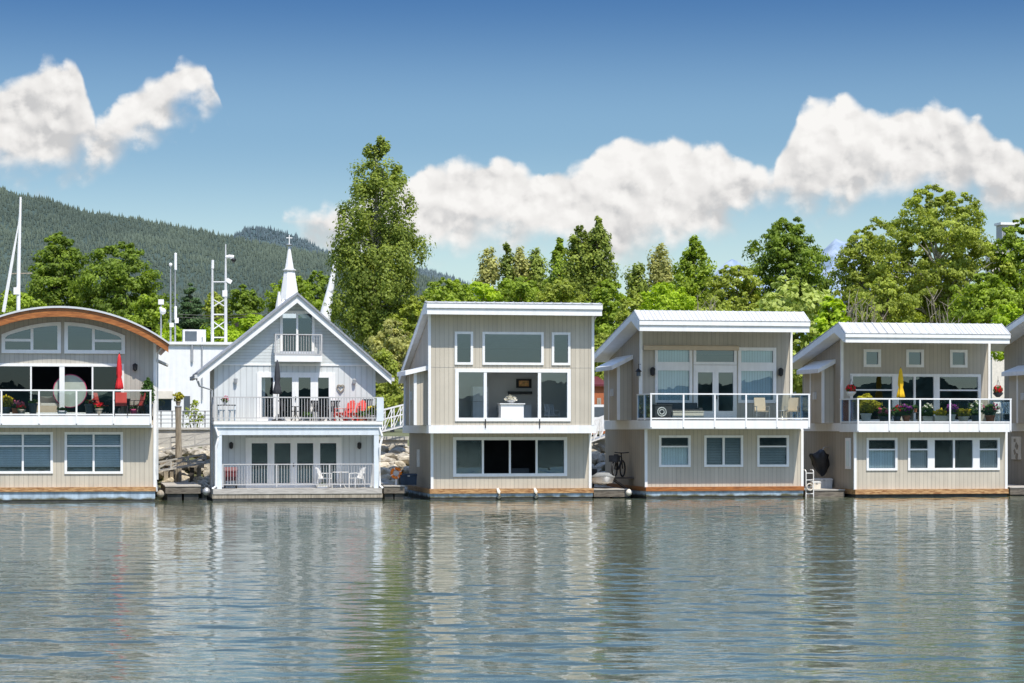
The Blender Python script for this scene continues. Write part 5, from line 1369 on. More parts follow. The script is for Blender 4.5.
m = MB(); m.box(-.72, .72, -.25, .25, .02, .36); m.build('chest', CREAM, t)
m = MB(); m.box(-.74, .74, -.27, .27, .362, .41); m.build('lid', CREAM, t)
# hanging decoration at the left upper corner
t = thing('bird_feeder', 'dark hanging bird feeder at the left upper corner of the sling-chair home', 'bird feeder', (xat(638.5, .9), .9, zat(638.5, 376, .9)), world=False)
m = MB(); m.lathe([(.02, .36), (.15, .22), (.14, .20), (.08, .19)], (0, 0, 0), 10); m.build('roof', BLACK, t)
m = MB(); m.lathe([(.10, .0), (.10, .19), (.03, .192)], (0, 0, 0), 10); m.build('tube', POTGREY, t)
m = MB(); m.tube([(0, 0, .36), (0, 0, .55), (.16, .2, .55)], .012, 5); m.build('hook', BLACK, t)

# ---------------- home 5 balcony
D = DECK5
closed_parasol('closed yellow parasol on the flower-filled balcony', 900.7, .35, D, 367.5, 397.5, .20, YELLOW, PILEWOOD)
plant('big yellow-green shrub in a white pot at the left of the flower balcony', 866, -.1, D, .52, .44, POTWHITE, 1.10, 1.05, L_POTYELLOW, None, 40)
plant('mounded green plant with pink blossoms beside the big yellow-green shrub', 884, -.2, D, .50, .30, POTGREY, .72, .45, L_POT, F_PINK, 41, nflower=60)
plant('dark red flowering plant left of the yellow parasol base', 897, -.1, D, .38, .30, POTGREY, .50, .55, L_POT, F_RED, 42, nflower=35)
plant('terracotta pot of purple-pink flowers right under the yellow parasol', 906.5, -.25, D, .36, .34, TERRACOTTA, .52, .60, L_POT, F_PURPLE, 43, nflower=50)
plant('leafy green plant in a pale square pot before the sliding door', 927, -.2, D, .52, .30, CREAM, .62, .62, L_POT, F_WHITE, 44, nflower=25, square=True)
plant('yellow-green plant in a pale trough right of the sliding door', 940, -.3, D, .70, .32, CREAM, .66, .34, L_POTYELLOW, F_YELLOW, 45, nflower=30, square=True)
plant('white pot overflowing with purple petunias', 951.5, -.25, D, .40, .40, POTWHITE, .58, .52, L_POT, F_PURPLE, 46, nflower=110)
plant('yellow-green mound in a cream pot right of the purple petunias', 963.5, -.3, D, .52, .30, CREAM, .62, .42, L_POTYELLOW, F_YELLOW, 47, nflower=40)
plant('dark leafy plant with cream blossoms, tallest on the right half of the balcony', 975.5, -.1, D, .44, .36, POTGREY, .60, .72, L_POT, F_WHITE, 48, nflower=40)
plant('round green bush in a dark red pot near the right balcony end', 990, -.2, D, .46, .36, TERRACOTTA, .80, .60, L_POT, F_PINK, 49, nflower=18)
make_table('small wooden plant stand left of the pale square pot', (xat(915.5, -.2), -.2, D), .20, .50, PILEWOOD, PILEWOOD, False, 'plant_stand')
plant('little potted herb on the wooden plant stand', 915.5, -.2, D + .50, .18, .16, TERRACOTTA, .26, .20, L_POT, None, 50, leaf=.04)
make_chair('white chair at the right end of the flower balcony', WHITE, WHITE, (xat(1003, -.05), -.05, D), R(20), 'slat', None, name='garden_chair', back_h=.55)
def basket(label, px, py, Y, seed):
    r = np.random.default_rng(seed); x = xat(px, Y); z = zat(px, py, Y)
    t = thing('hanging_basket', label, 'hanging basket', (x, Y, z - .25), group='hanging flower baskets', world=False)
    m = MB(); m.lathe([(.08, 0), (.22, .14), (.25, .22), (.22, .21)], (0, 0, 0), 14); m.build('bowl', POTWHITE if seed % 2 else CHARCOAL, t)
    n = 260; d = r.normal(size=(n, 3)); d /= np.linalg.norm(d, axis=1, keepdims=True)
    V, Fq = leaf_quads(r, d * np.array([.24, .22, .20]) * r.uniform(.6, 1, (n, 1)) + np.array([0, 0, .34]), d + r.normal(0, .4, (n, 3)), np.full(n, .055), .6)
    np_mesh('foliage', V, Fq, L_POT, parent=t, tint=np.repeat(r.uniform(0, 1, n), 4))
    n = 70; d = r.normal(size=(n, 3)); d /= np.linalg.norm(d, axis=1, keepdims=True)
    V, Fq = leaf_quads(r, d * np.array([.23, .22, .21]) + np.array([0, 0, .36]), d + r.normal(0, .3, (n, 3)), np.full(n, .06), .9)
    np_mesh('blossoms', V, Fq, F_RED if seed != 3 else F_RED, parent=t, tint=np.repeat(r.uniform(0, 1, n), 4))
    m = MB()
    for k in range(3):
        a = k * 2.09; m.tube([(.22 * math.cos(a), .22 * math.sin(a), .22), (0, 0, .85)], .008, 4)
    m.tube([(0, 0, .85), (0, .0, 1.0)], .01, 5); m.build('hanger', BLACK, t)
basket('hanging basket of red flowers at the left corner of the flower balcony', 851, 391, .9, 1)
basket('hanging basket of red flowers at the right corner of the flower balcony', 998, 392, .9, 2)

# ================================================================== BETWEEN THE HOMES
FRAMEWOOD = wood('dock_frame_timber', (.09, .075, .06), (.22, .19, .15), (.6, 4, 4), .8)
def dock(label, pxa, pxb, Ya, Yb, ptop, name='float_dock'):
    xa, xb = xat(pxa, Ya), xat(pxb, Ya); zt = zat((pxa + pxb) / 2, ptop, Ya)
    t = thing(name, label, 'dock', (xa, Ya, 0), group='small docks between the homes')
    m = MB(); n = int((Yb - Ya) / .16)
    for i in range(n): m.box(xa, xb, Ya + i * .16, Ya + i * .16 + .145, zt - .05, zt)
    m.build('deck_boards', DECKWOOD, t)
    m = MB(); m.box(xa + .02, xb - .02, Ya + .03, Yb, zt - .36, zt - .052); m.build('frame', FRAMEWOOD, t)
    for i in range(2):
        c = xa + (xb - xa) * (.27 + .46 * i); m = MB(); m.box(c - (xb - xa) * .2, c + (xb - xa) * .2, Ya + .12, Yb - .1, -.3, zt - .362); m.build('pontoon', HULLDARK, t)
    return zt, xa, xb
dock('grey timber dock between the arched-roof home and the gabled home', 165, 201, 1.2, 8, 485.5)
dock('grey timber dock between the gabled home and the picture-window home', 383.6, 405, 1.0, 8, 485.5)
dock('dark low dock between the picture-window home and the sling-chair home', 593.5, 630, 1.0, 8, 489)
zdk4, _, _ = dock('dark dock between the sling-chair home and the flower-balcony home', 805, 845, .8, 8, 489.5)
dock('grey timber dock at the right picture edge before the cut-off home', 1010, 1052, .8, 8, 487)

# life ring on its post
Y = 2.0; x = xat(396, Y)
zr = zat(396, 473, Y); zd = zat(396, 485.5, 1.0)
t = thing('life_ring', 'orange life ring on a white post between two homes', 'life ring', (x, Y, zd), world=False)
LIFE = paint('orange_vinyl', (.85, .22, .02), .5)
m = MB(); ring = [(.21 * math.cos(a), -.08, zr - zd + .21 * math.sin(a)) for a in [i * math.tau / 32 for i in range(33)]]; m.tube(ring, .065, 10); rg = m.build('ring', LIFE, t, True)
for k in range(4):
    a = k * math.pi / 2 + .4; m = MB(); m.tube([(.21 * math.cos(a + q), -.08, zr - zd + .21 * math.sin(a + q)) for q in (-.07, 0, .07)], .069, 10); m.build('band', WHITE, rg)
m = MB(); m.box(-.05, .05, -.03, .03, 0, zr - zd + .12); m.build('post', WHITE, t)
m = MB(); m.box(-.15, .15, -.055, -.032, zr - zd - .12, zr - zd + .10); m.build('board', WHITEDIRTY, t)
# blue covered box behind
def dock_box(label, px, Y, z, w, dpt, h, mat, lid):
    t = thing('dock_box', label, 'dock box', (xat(px, Y), Y, z), world=False, group='storage boxes on the docks')
    m = MB(); m.prism([(-w * .47, 0), (w * .47, 0), (w * .5, h * .82), (-w * .5, h * .82)], -dpt / 2, dpt / 2, 'y'); m.build('chest', mat, t)
    m = MB(); m.prism([(-dpt * .54, h * .822), (dpt * .54, h * .822), (dpt * .50, h * .92), (0.1, h), (-dpt * .3, h * .97), (-dpt * .54, h * .88)], -w * .52, w * .52, 'x'); m.build('lid', lid, t)
    m = MB(); m.box(-.05, .05, -dpt * .54 - .02, -dpt * .54 - .001, h * .74, h * .86); m.build('latch', STEEL, t)
NAVY = paint('navy_tarp', (.035, .055, .085), .7, var=.3)
dock_box('dark blue covered box beside the life ring', 407.5, 2.2, zd, .78, .7, .52, NAVY, NAVY)
dock_box('pale grey dock box below the hanging black bundle', 822, 3.2, zdk4, .85, .6, .48, WHITEDIRTY, WHITE)
dock_box('small pale crate-like box left of the pale grey dock box', 815.5, 2.0, zdk4, .40, .4, .36, CREAM, WHITEDIRTY)
# covered dinghy in the third gap
def dinghy(label, px, Y, z, hullmat, covermat, L_=2.3, w=1.05, rz=0.0):
    t = thing('dinghy', label, 'dinghy', (xat(px, Y), Y, z), rz, world=False)
    st = 12; V = []; Fq = []
    for i in range(st + 1):
        f = i / st; wid = w / 2 * (1 - max(0, (.35 - f) / .35) ** 2 * .92); y = f * L_; sheer = .36 + .12 * (1 - f) ** 2
        V += [(-wid, y, sheer), (-wid * .8, y, .10 + .1 * (1 - f) ** 3), (0, y, .0 + .16 * (1 - f) ** 3), (wid * .8, y, .10 + .1 * (1 - f) ** 3), (wid, y, sheer)]
    for i in range(st):
        for k in range(4): a = i * 5 + k; Fq.append((a, a + 1, a + 6, a + 5))
    Fq += [(0, 4, 3, 2, 1)[::1], tuple(st * 5 + k for k in range(5))]
    m = MB(); m.add(V, Fq); m.build('hull', hullmat, t, True)
    V = []; Fq = []
    for i in range(st + 1):
        f = i / st; wid = (w / 2 + .03) * (1 - max(0, (.35 - f) / .35) ** 2 * .92); y = f * L_; sheer = .37 + .12 * (1 - f) ** 2; hmp = .20 * math.sin(math.pi * min(1, f * 1.1 + .05)) + .02
        V += [(-wid, y, sheer - .06), (-wid, y, sheer), (-wid * .5, y, sheer + hmp * .85), (0, y, sheer + hmp), (wid * .5, y, sheer + hmp * .85), (wid, y, sheer), (wid, y, sheer - .06)]
    for i in range(st):
        for k in range(6): a = i * 7 + k; Fq.append((a, a + 7, a + 8, a + 1))
    Fq += [tuple(range(7)), tuple(st * 7 + k for k in range(7))]
    m = MB(); m.add(V, Fq); m.build('cover', covermat, t, True)
    m = MB(); m.tube([(-.28, L_ + .04, -.15), (-.22, L_ + .05, .45)], .05, 6); m.box(-.36, -.10, L_ - .1, L_ + .22, .45, .75); m.build('outboard_motor', BLACK, t)
GREYTARP = paint('grey_boat_cover', (.30, .31, .31), .8, var=.2)
dinghy('white dinghy under a grey cover between the middle homes', 606, 1.5, zat(606, 486, 1.5), WHITE, GREYTARP, 2.4, 1.05, R(-5))
# bicycle leaning by the flank of home 4
def bicycle(label, loc, rz):
    t = thing('bicycle', label, 'bicycle', loc, rz, world=False)      # long axis x
    for cx in (-.50, .50):
        m = MB(); m.tube([(cx + .31 * math.cos(a), 0, .33 + .31 * math.sin(a)) for a in [i * math.tau / 24 for i in range(25)]], .034, 6); w = m.build('wheel', BLACK, t, True)
        m = MB()
        for k in range(8): a = k * math.pi / 4; m.tube([(cx, 0, .33), (cx + .30 * math.cos(a), 0, .33 + .30 * math.sin(a))], .005, 4)
        m.build('spokes', STEEL, w)
    m = MB(); bb = (-.05, 0, .30); st = (-.18, 0, .78); hd = (.36, 0, .82)
    for a, b in ((bb, st), (st, hd), (bb, (.38, 0, .70)), (bb, (-.50, 0, .33)), (st, (-.50, 0, .33)), (hd, (.50, 0, .33)), (hd, (.33, 0, .95))): m.tube([a, b], .028, 6)
    m.build('frame', BLACK, t)
    m = MB(); m.tube([(.42, -.30, .98), (.34, -.12, .96), (.34, .12, .96), (.42, .30, .98)], .024, 6); m.build('handlebar', BLACK, t)
    m = MB(); m.cbox((-.50, 0, .74), (.40, .34, .26)); m.build('rear_bag', CHARCOAL, t)
    m = MB(); m.prism([(-.34, -.08), (-.34, .08), (-.20, .04), (-.06, .02), (-.06, -.02), (-.20, -.04)], .86, .91, 'z'); m.tube([(-.18, 0, .78), (-.21, 0, .87)], .016, 6); m.build('saddle', BLACK, t)
    t.scale = (1.18, 1.18, 1.18)
    return t
Yk = 2.6; zk_ = zat(619, 477, Yk)
t = thing('wall_shelf', 'narrow timber ledge on the flank wall under the bicycle', 'shelf', (xat(620, Yk), Yk, zk_ - .08), world=False)
m = MB(); m.box(-.42, .60, -.35, .6, .0, .07); m.build('board', DARKWOOD, t)
for q in (-.2, .4): m = MB(); m.bar((-.35, q, .0), (.5, q, -.6), .05); m.build('bracket', DARKWOOD, t)
bk = bicycle('black bicycle standing on a ledge against the flank of the sling-chair home', (xat(618.5, Yk), Yk, zk_), R(58))
# black bundle
Y = 3.4
t = thing('cloth_bundle', 'black cloth bundle hanging on the flank wall of the flower-balcony home', 'bundle', (xat(821, Y), Y, zat(821, 476.5, Y)), world=False)
m = MB(); m.lathe([(.03, 0), (.10, .08), (.20, .22), (.30, .40), (.38, .58), (.44, .78), (.46, .94), (.43, 1.08), (.30, 1.19), (.05, 1.22)], (0, 0, 0), 36, .10, 5)
rq = random.Random(4); m.v = [(v[0] * (1 + .16 * math.sin(v[2] * 9 + v[0] * 5) + rq.uniform(-.07, .07)) + .10 * (v[2] - .5) * -1 + .06 * math.sin(v[2] * 6), v[1], v[2] + .10 * math.sin(v[0] * 11 + 1) * min(1, v[2])) for v in m.v]
m.build('cloth', BLACK, t, True)
m = MB(); m.tube([(.0, 0, 1.22), (.20, .05, 1.42), (.42, .1, 1.42)], .015, 5); m.build('hook', STEEL, t)
# white boarding ladder and hose
Y = .7; xa, xb = xat(799.5, Y) + .55, xat(811, Y) + .30
xa, xb = xat(806.0, Y), xat(813.5, Y)
za, zb_ = zat(806, 497, Y), zat(806, 470, Y)
t = thing('boarding_ladder', 'white metal boarding ladder at the corner of the sling-chair home', 'ladder', (xa, Y, za), world=False)
for x in (0, xb - xa): m = MB(); m.tube([(x, 0, 0), (x, 0, zb_ - za - .06), (x, .12, zb_ - za), (x, .45, zb_ - za)], .025, 6); m.build('rail', WHITE, t)
for k in range(4): m = MB(); z = .15 + k * (zb_ - za - .3) / 3; m.tube([(0, 0, z), (xb - xa, 0, z)], .02, 6); m.build('rung', WHITE, t)
t = thing('hose_coil', 'pale coiled hose hanging on the boarding ladder', 'hose', (xa + .16, Y - .06, zat(808, 487, Y)), world=False)
m = MB(); m.tube([((.15 + .012 * math.sin(a * .3)) * math.cos(a), -.01 * (a / 6), (.16 + .012 * math.cos(a * .7)) * math.sin(a)) for a in [i * .3 for i in range(84)]], .016, 5); m.build('coil', CREAM, t)
# buoys
def buoy(label, px, py, Y, r, mat):
    t = thing('buoy', label, 'buoy', (xat(px, Y), Y, zat(px, py, Y)), world=False)
    m = MB(); m.lathe([(.02, -r), (r * .6, -r * .82), (r * .96, -r * .3), (r, 0), (r * .9, r * .4), (r * .55, r * .85), (r * .2, r * 1.05)], (0, 0, 0), 16); m.build('ball', mat, t, True)
    m = MB(); m.lathe([(r * .18, r * 1.0), (r * .2, r * 1.25), (r * .08, r * 1.3)], (0, 0, 0), 8); m.build('eye', BLACK, t)
buoy('grey mooring buoy at the left base of the gabled home', 206.5, 491.5, .8, .18, STEEL)
buoy('white mooring buoy hard against the corner of the arched-roof home', 160.5, 494, .6, .17, PILEWOOD)
buoy('pale mooring buoy beside the float of the sling-chair home', 629, 492.5, .5, .15, CREAM)

# piling, rails, gangways and seawall of the first gap
t = thing('piling', 'weathered timber piling with a plant on its top between the left homes', 'piling', (xat(178.2, 8.5), 8.5, -.5), world=False)
zt = zat(178, 407, 8.5) + .5
m = MB(); m.tube([(0, 0, 0), (.02, 0, zt * .5), (0, 0, zt)], [.19, .17, .155], 12); m.build('post', PILEWOOD, t)
m = MB(); m.lathe([(.17, zt), (.17, zt + .03), (.02, zt + .10)], (0, 0, 0), 12); m.build('cap', STEEL, t)
plant('small leafy plant on top of the timber piling', 178.2, 8.5, zat(178, 407, 8.5) + .08, .26, .2, PILEWOOD, .42, .50, L_POTYELLOW, None, 60)
t = thing('seawall', 'pale concrete seawall behind the rocks between the left homes', 'wall', (xat(150, 13.2), 13.2, 0))
m = MB(); m.box(xat(146, 13.2), xat(222, 13.2), 13.2, 13.7, .2, zat(180, 429.5, 13.2)); m.build('face', CONCRETE, t)
m = MB(); m.box(xat(146, 13.2), xat(222, 13.2), 13.1, 13.8, zat(180, 429.4, 13.2), zat(180, 427.5, 13.2)); m.build('coping', CONCRETE, t)
t = thing('pipe_railing', 'grey pipe railing along the top of the concrete seawall', 'railing', (xat(150, 13.4), 13.4, zat(180, 427.5, 13.2)))
z0 = zat(180, 427.4, 13.3)
m = MB(); xa, xb = xat(150, 13.4), xat(216, 13.4)
for py in (411, 415, 419, 423): z = zat(180, py, 13.4); m.tube([(xa, 13.4, z), (xb, 13.4, z)], .022, 6)
m.build('rails', PIPEGREY, t)
for i in range(7): m = MB(); x = xa + (xb - xa) * i / 6; m.tube([(x, 13.45, z0), (x, 13.45, zat(180, 410.5, 13.4))], .03, 6); m.build('post', PIPEGREY, t)
def gangway(label, p0, p1, Y, h, name='gangway', n=4, mat=WHITE):
    """White truss footbridge seen side on; p0/p1 pixel ends of its lower chord."""
    a = at(p0[0], p0[1], Y); b = at(p1[0], p1[1], Y); up = Vector((0, 0, h))
    t = thing(name, label, 'gangway', a, group='gangways to the shore')
    for k, dy in enumerate((0, .95)):
        o = Vector((0, dy, 0)); m = MB()
        m.bar(a + o, b + o, .07); m.bar(a + o + up, b + o + up, .06); m.bar(a + o + up * .55, b + o + up * .55, .035)
        for i in range(n + 1): q = a.lerp(b, i / n) + o; m.bar(q + Vector((0, 0, .036)), q + up - Vector((0, 0, .031)), .05)
        for i in range(n): q0, q1 = a.lerp(b, i / n) + o, a.lerp(b, (i + 1) / n) + o; m.bar(q0 + Vector((0, -.01, .05)), q1 + up + Vector((0, -.01, -.05)), .032)
        m.build('truss_side', mat, t)
    m = MB(); m.add([a + Vector((0, .05, .05)), b + Vector((0, .05, .05)), b + Vector((0, .9, .05)), a + Vector((0, .9, .05))], [(0, 1, 2, 3)]); m.build('walkway', STEEL, t)
gangway('white truss gangway rising between the gabled home and the picture-window home', (376, 433), (412, 424), 10.5, 1.05)
gangway('white truss gangway glimpsed in the gap left of the sling-chair home', (588, 443), (612, 434), 11.0, 1.0)
gangway('upper pale sloping ramp with diagonal bracing above the rocks between the left homes', (146, 452), (220, 443), 9.2, .55, n=3, mat=RAMPGREY)
gangway('lower weathered ramp with bracing close to the rocks between the left homes', (154, 472), (206, 463), 6.6, .42, n=3, mat=RAMPGREY)
t = thing('timber_crib', 'dark timber crib holding the shore end of the ramp between the left homes', 'crib', (xat(185, 9), 9, 0))
for px in (166, 172, 192, 199):
    m = MB(); x = xat(px, 8.9); m.box(x - .10, x + .10, 8.8, 9.1, -.6, zat(px, 463 + (px % 3), 8.9)); m.build('post', PILEWOOD if px != 192 else DARKWOOD, t)
m = MB(); m.bar((xat(160, 8.75), 8.75, zat(160, 463, 8.75)), (xat(204, 8.75), 8.75, zat(204, 466, 8.75)), .2); m.build('beam', PILEWOOD, t)
# abutment blocks at the head of the gangways
for px, lab in ((392, 'concrete abutment under the gangway beside the picture-window home'), (600, 'concrete abutment under the gangway in the gap left of the sling-chair home')):
    t = thing('abutment', lab, 'abutment', (xat(px, 12), 12, 0))
    m = MB(); m.box(xat(px - 16, 12), xat(px + 16, 12), 12.2, 13.2, .8, zat(px, 440, 12)); m.build('block', CONCRETE, t)
    m = MB(); m.box(xat(px - 17, 12), xat(px + 17, 12), 12.1, 13.3, zat(px, 439.9, 12), zat(px, 436.5, 12)); m.build('cap', CONCRETE, t)

# boulders of the bank
def boulder_mesh(seed, mat):
    r = np.random.default_rng(seed); bm = bmesh.new(); bmesh.ops.create_icosphere(bm, subdivisions=2, radius=1)
    pl = [(Vector(r.normal(size=3)).normalized(), r.uniform(.55, .9)) for _ in range(9)]
    for v in bm.verts:
        for nrm, dd in pl:
            e = v.co.dot(nrm) - dd
            if e > 0: v.co -= nrm * e
        v.co += Vector(r.normal(0, .03, 3)); v.co.z *= .75
    me = bpy.data.meshes.new('boulder'); bm.to_mesh(me); bm.free(); me.materials.append(mat); return me
BM = [boulder_mesh(i, ROCKPALE if i % 3 == 0 else ROCK) for i in range(9)]
rr = random.Random(9)
for pa, pb, cnt, nm in ((150, 216, 84, 'between the arched-roof and gabled homes'), (378, 410, 60, 'between the gabled and picture-window homes'), (586, 606, 40, 'left of the sling-chair home'), (800, 836, 14, 'left of the flower-balcony home')):
    for i in range(cnt):
        Y = rr.uniform(7.4, 12.4); px = rr.uniform(pa, pb); s = rr.uniform(.22, .58)
        o = bpy.data.objects.new('boulder', rr.choice(BM)); COL.objects.link(o)
        o.location = (xat(px, Y), Y, max(-.1, ground_z(Y)) + s * .25 + .15); o.scale = (s * rr.uniform(.8, 1.3), s, s * rr.uniform(.7, 1.05)); o.rotation_euler = (rr.uniform(-.5, .5), rr.uniform(-.5, .5), rr.uniform(0, 6.28))
        tag(o, 'angular tan boulder on the rocky bank ' + nm, 'boulder', 'boulders on the bank ' + nm)

# ================================================================== BEHIND THE HOMES
Y = 22.0
t = thing('flat_roofed_building', 'white flat-roofed building behind the two left homes', 'building', (xat(150, Y), Y, ground_z(Y)))
m = MB(); WALLWHITE = paint('white_stucco', (.86, .86, .84), .8, var=.04, streak=.06)
xa, xb = xat(100, Y), xat(262, Y); zt = zat(180, 344.5, Y); zg = ground_z(Y) - .1
hole = R4((xat(158, Y), zat(165, 411.5, Y), xat(171.5, Y), zat(165, 399, Y)))
m.holed(R4((xa, zg, xb, zt)), [hole], Y, Y + .25); m.box(xa, xa + .2, Y + .26, Y + 9, zg, zt); m.box(xb - .2, xb, Y + .26, Y + 9, zg, zt); m.build('wall', WALLWHITE, t)
m = MB(); m.box(xa - .2, xb + .2, Y - .15, Y + 9.2, zt + .001, zat(180, 341.8, Y)); m.build('roof', WHITE, t)
m = MB(); m.box(xat(157.5, Y), xat(172, Y), Y + .12, Y + .2, zat(165, 412, Y), zat(165, 398.6, Y)); w = m.build('window', POTGREY, t)
m = MB(); x0, x1 = xat(158.6, Y), xat(171, Y); m.add([(x0, Y + .1, zat(165, 411, Y)), (x1, Y + .1, zat(165, 411, Y)), (x1, Y + .1, zat(165, 399.6, Y)), (x0, Y + .1, zat(165, 399.6, Y))], [(0, 1, 2, 3)]); m.build('pane', WINGLASS, w)
m = MB(); m.box(xat(156, Y), xat(173, Y), Y - .05, Y - .002, zat(165, 398.6, Y), zat(165, 391, Y)); m.build('lintel_panel', CREAM, t)
m = MB(); m.tube([(xat(192, Y), Y - .08, zt), (xat(192, Y), Y - .08, zat(192, 362, Y))], .07, 6); m.build('roof_scupper', STEEL, t)
m = MB(); m.tube([(xat(202, Y), Y - .08, zt + .4), (xat(202, Y), Y - .08, zat(202, 400, Y))], .04, 6); m.build('conduit', STEEL, t)
m = MB(); m.box(xat(184, Y), xat(190, Y), Y - .06, Y - .002, zat(187, 412, Y), zat(187, 396, Y)); m.build('service_door', POTGREY, t)
zr = zat(180, 341.8, Y) + .002
Y = 24.0
def roof_box(): pass
t = thing('air_conditioner', 'rooftop air conditioner with dark grille on the white flat roof', 'air conditioner', (xat(194.5, Y), Y, zr), world=False)
ppm = PXM(194, Y); w = 22.5 / ppm; h = zat(194, 329.5, Y) - zr
m = MB(); m.box(-w / 2, w / 2, 0, 1.1, 0, h); m.build('cabinet', WHITEDIRTY, t)
m = MB(); m.box(-w / 2 + .10, w * .10, -.02, -.001, .12, h - .10); m.build('grille', POTGREY, t)
m = MB(); m.box(w * .14, w * .30, -.02, -.001, .05, h - .05); m.build('panel', WHITE, t)
def pole_thing(label, px, top, Y, z0, r0, parts, cat='antenna', name='antenna_pole', group='antennas on the white flat roof'):
    t = thing(name, label, cat, (xat(px, Y), Y, z0), group=group, world=False)
    H_ = zat(px, top, Y) - z0
    m = MB(); m.tube([(0, 0, 0), (0, 0, H_ * .6), (0, 0, H_)], [r0, r0 * .85, r0 * .6], 8); m.build('pole', STEEL, t)
    for nm, pa, pb, wd, mat, dx in parts:
        za, zb2 = zat(px, pb, Y) - z0, zat(px, pa, Y) - z0; m = MB()
        if nm in ('ball', 'dish'): 
            r = wd / 2; zc = (za + zb2) / 2; m.lathe([(.02, zc - r), (r * .7, zc - r * .7), (r, zc), (r * .7, zc + r * .7), (.02, zc + r)], (dx, -.05, 0), 12)
        elif nm == 'box': m.cbox((dx, -.08, (za + zb2) / 2), (wd, wd * .5, zb2 - za))
        else: m.lathe([(wd * .45, za), (wd * .5, za + .05), (wd * .5, zb2 - .05), (wd * .2, zb2)], (dx, 0, 0), 10)
        m.build({'ball': 'antenna_ball', 'dish': 'dish', 'box': 'antenna_box', 'tube': 'antenna_tube'}[nm], WHITE, t, nm in ('ball', 'dish'))
pole_thing('thin pole with a small white ball on top, on the white roof', 170.6, 265, Y, zr, .05, [('ball', 263, 266.5, .2, 0, 0), ('box', 323, 327, .22, 0, .05)])
pole_thing('thin pole topped by a long thick white tube, on the white roof', 175.2, 255, Y, zr, .045, [('tube', 252.8, 270, .15, 0, .02), ('tube', 306, 320, .15, 0, .02), ('box', 318, 323, .2, 0, .08)])
pole_thing('short pole with white box and round dish right of the arched roof', 161, 302, Y - 1, zr, .05, [('box', 299.5, 304.5, .30, 0, 0), ('dish', 308, 314.5, .36, 0, .10), ('ball', 307, 310, .18, 0, -.02)])
# lattice tower
t = thing('lattice_tower', 'white lattice mast with cameras on the flat roof', 'mast', (xat(219, Y), Y, zr))
def tw(px, py): return at(px, py, Y)
for px, top in ((212.4, 266), (225.7, 244)):
    m = MB(); b = tw(px, 342); b.z = zr; m.tube([b, tw(px, (342 + top) / 2), tw(px, top)], [.09, .08, .03 if px > 220 else .05], 8); m.build('upright', WHITEDIRTY, t)
m = MB(); m.tube([tw(212.6, 268.5), tw(212.8, 260)], [.08, .07], 8); m.build('antenna_tube', WHITE, t)
for py in (282, 314.5, 337.5): m = MB(); m.tube([tw(212.4, py), tw(225.7, py)], .04, 6); m.build('crossbar', WHITEDIRTY, t)
for pa, pb in ((307, 299), (299, 307), (330, 321), (321, 331)): m = MB(); m.tube([tw(212.4, pa), tw(225.7, pb)], .035, 6); m.build('brace', WHITEDIRTY, t)
m = MB(); m.tube([tw(225.7, 257.2), tw(229, 256.3), tw(233.5, 257.5)], [.07, .09, .13], 8); cam = m.build('camera_arm', WHITE, t)
m = MB(); c = tw(233.6, 259.6); m.lathe([(.02, -.16), (.11, -.10), (.14, 0), (.12, .06), (.02, .08)], c, 10); m.build('camera_dome', BLACK, cam)
m = MB(); c = tw(229, 281); m.cbox(c, (.30, .2, .22), Matrix.Rotation(.5, 3, 'Y')); m.tube([tw(225.7, 282.5), c], .035, 6); m.build('flood_lamp', WHITE, t)
m = MB(); m.cbox(tw(224.8, 293.5), (.26, .2, .34)); m.build('junction_box', WHITE, t)
# church spire
Y = 74.0; cx = 289.3
def spx(px): return xat(px, Y) - xat(cx, Y)
zg = ground_z(Y)
t = thing('church_spire', 'white church spire with a cross on its tip behind the gabled home', 'church spire', (xat(cx, Y), Y, zg), world=False)
def sz(py): return zat(cx, py, Y) - zg
def octo(prof, name, mat, n=8, tw_=.39):
    m = MB(); V = []; Fq = []
    for r, z in prof:
        for k in range(n): a = 2 * math.pi * k / n + tw_; V.append((r * math.cos(a), r * math.sin(a), z))
    for i in range(len(prof) - 1):
        for k in range(n): k2 = (k + 1) % n; Fq.append((i * n + k, i * n + k2, (i + 1) * n + k2, (i + 1) * n + k))
    Fq.append(tuple(range(n)[::-1])); Fq.append(tuple((len(prof) - 1) * n + k for k in range(n))); m.add(V, Fq); return m.build(name, mat, t)
pw = 1 / PXM(cx, Y)
octo([(10.2 * pw, sz(300)), (5.7 * pw, sz(271.2)), (5.7 * pw, sz(271))], 'lower_spire', WHITE)
octo([(7.0 * pw, sz(271)), (7.2 * pw, sz(269.8)), (5.0 * pw, sz(269))], 'collar', WHITEDIRTY)
octo([(4.6 * pw, sz(269)), (.9 * pw, sz(246)), (.3 * pw, sz(245))], 'upper_spire', WHITE)
octo([(11.5 * pw, sz(345)), (11.5 * pw, sz(306)), (12.4 * pw, sz(305.5)), (12.4 * pw, sz(304.5)), (10.2 * pw, sz(299.5))], 'belfry', WHITE, 4, math.pi / 4)
m = MB(); m.box(-9 * pw, 9 * pw, -9 * pw, 9 * pw, 0, sz(345) - .01); m.build('tower', WHITE, t)
m = MB(); m.box(-.035, .035, -.035, .035, sz(245.5), sz(234.8)); m.box(-.24, .24, -.03, .03, sz(238.3), sz(237.4)); m.build('cross', WHITE, t)
octo([(.22, sz(245.6)), (.30, sz(244.8)), (.10, sz(244))], 'finial', STEEL)
m = MB()
for s in (-1,): m.lathe([(4.2 * pw, sz(320)), (3.6 * pw, sz(308)), (1.4 * pw, sz(296)), (.1, sz(293))], (spx(277.5), -1.5, 0), 6)
m.build('pinnacle', WHITE, t)
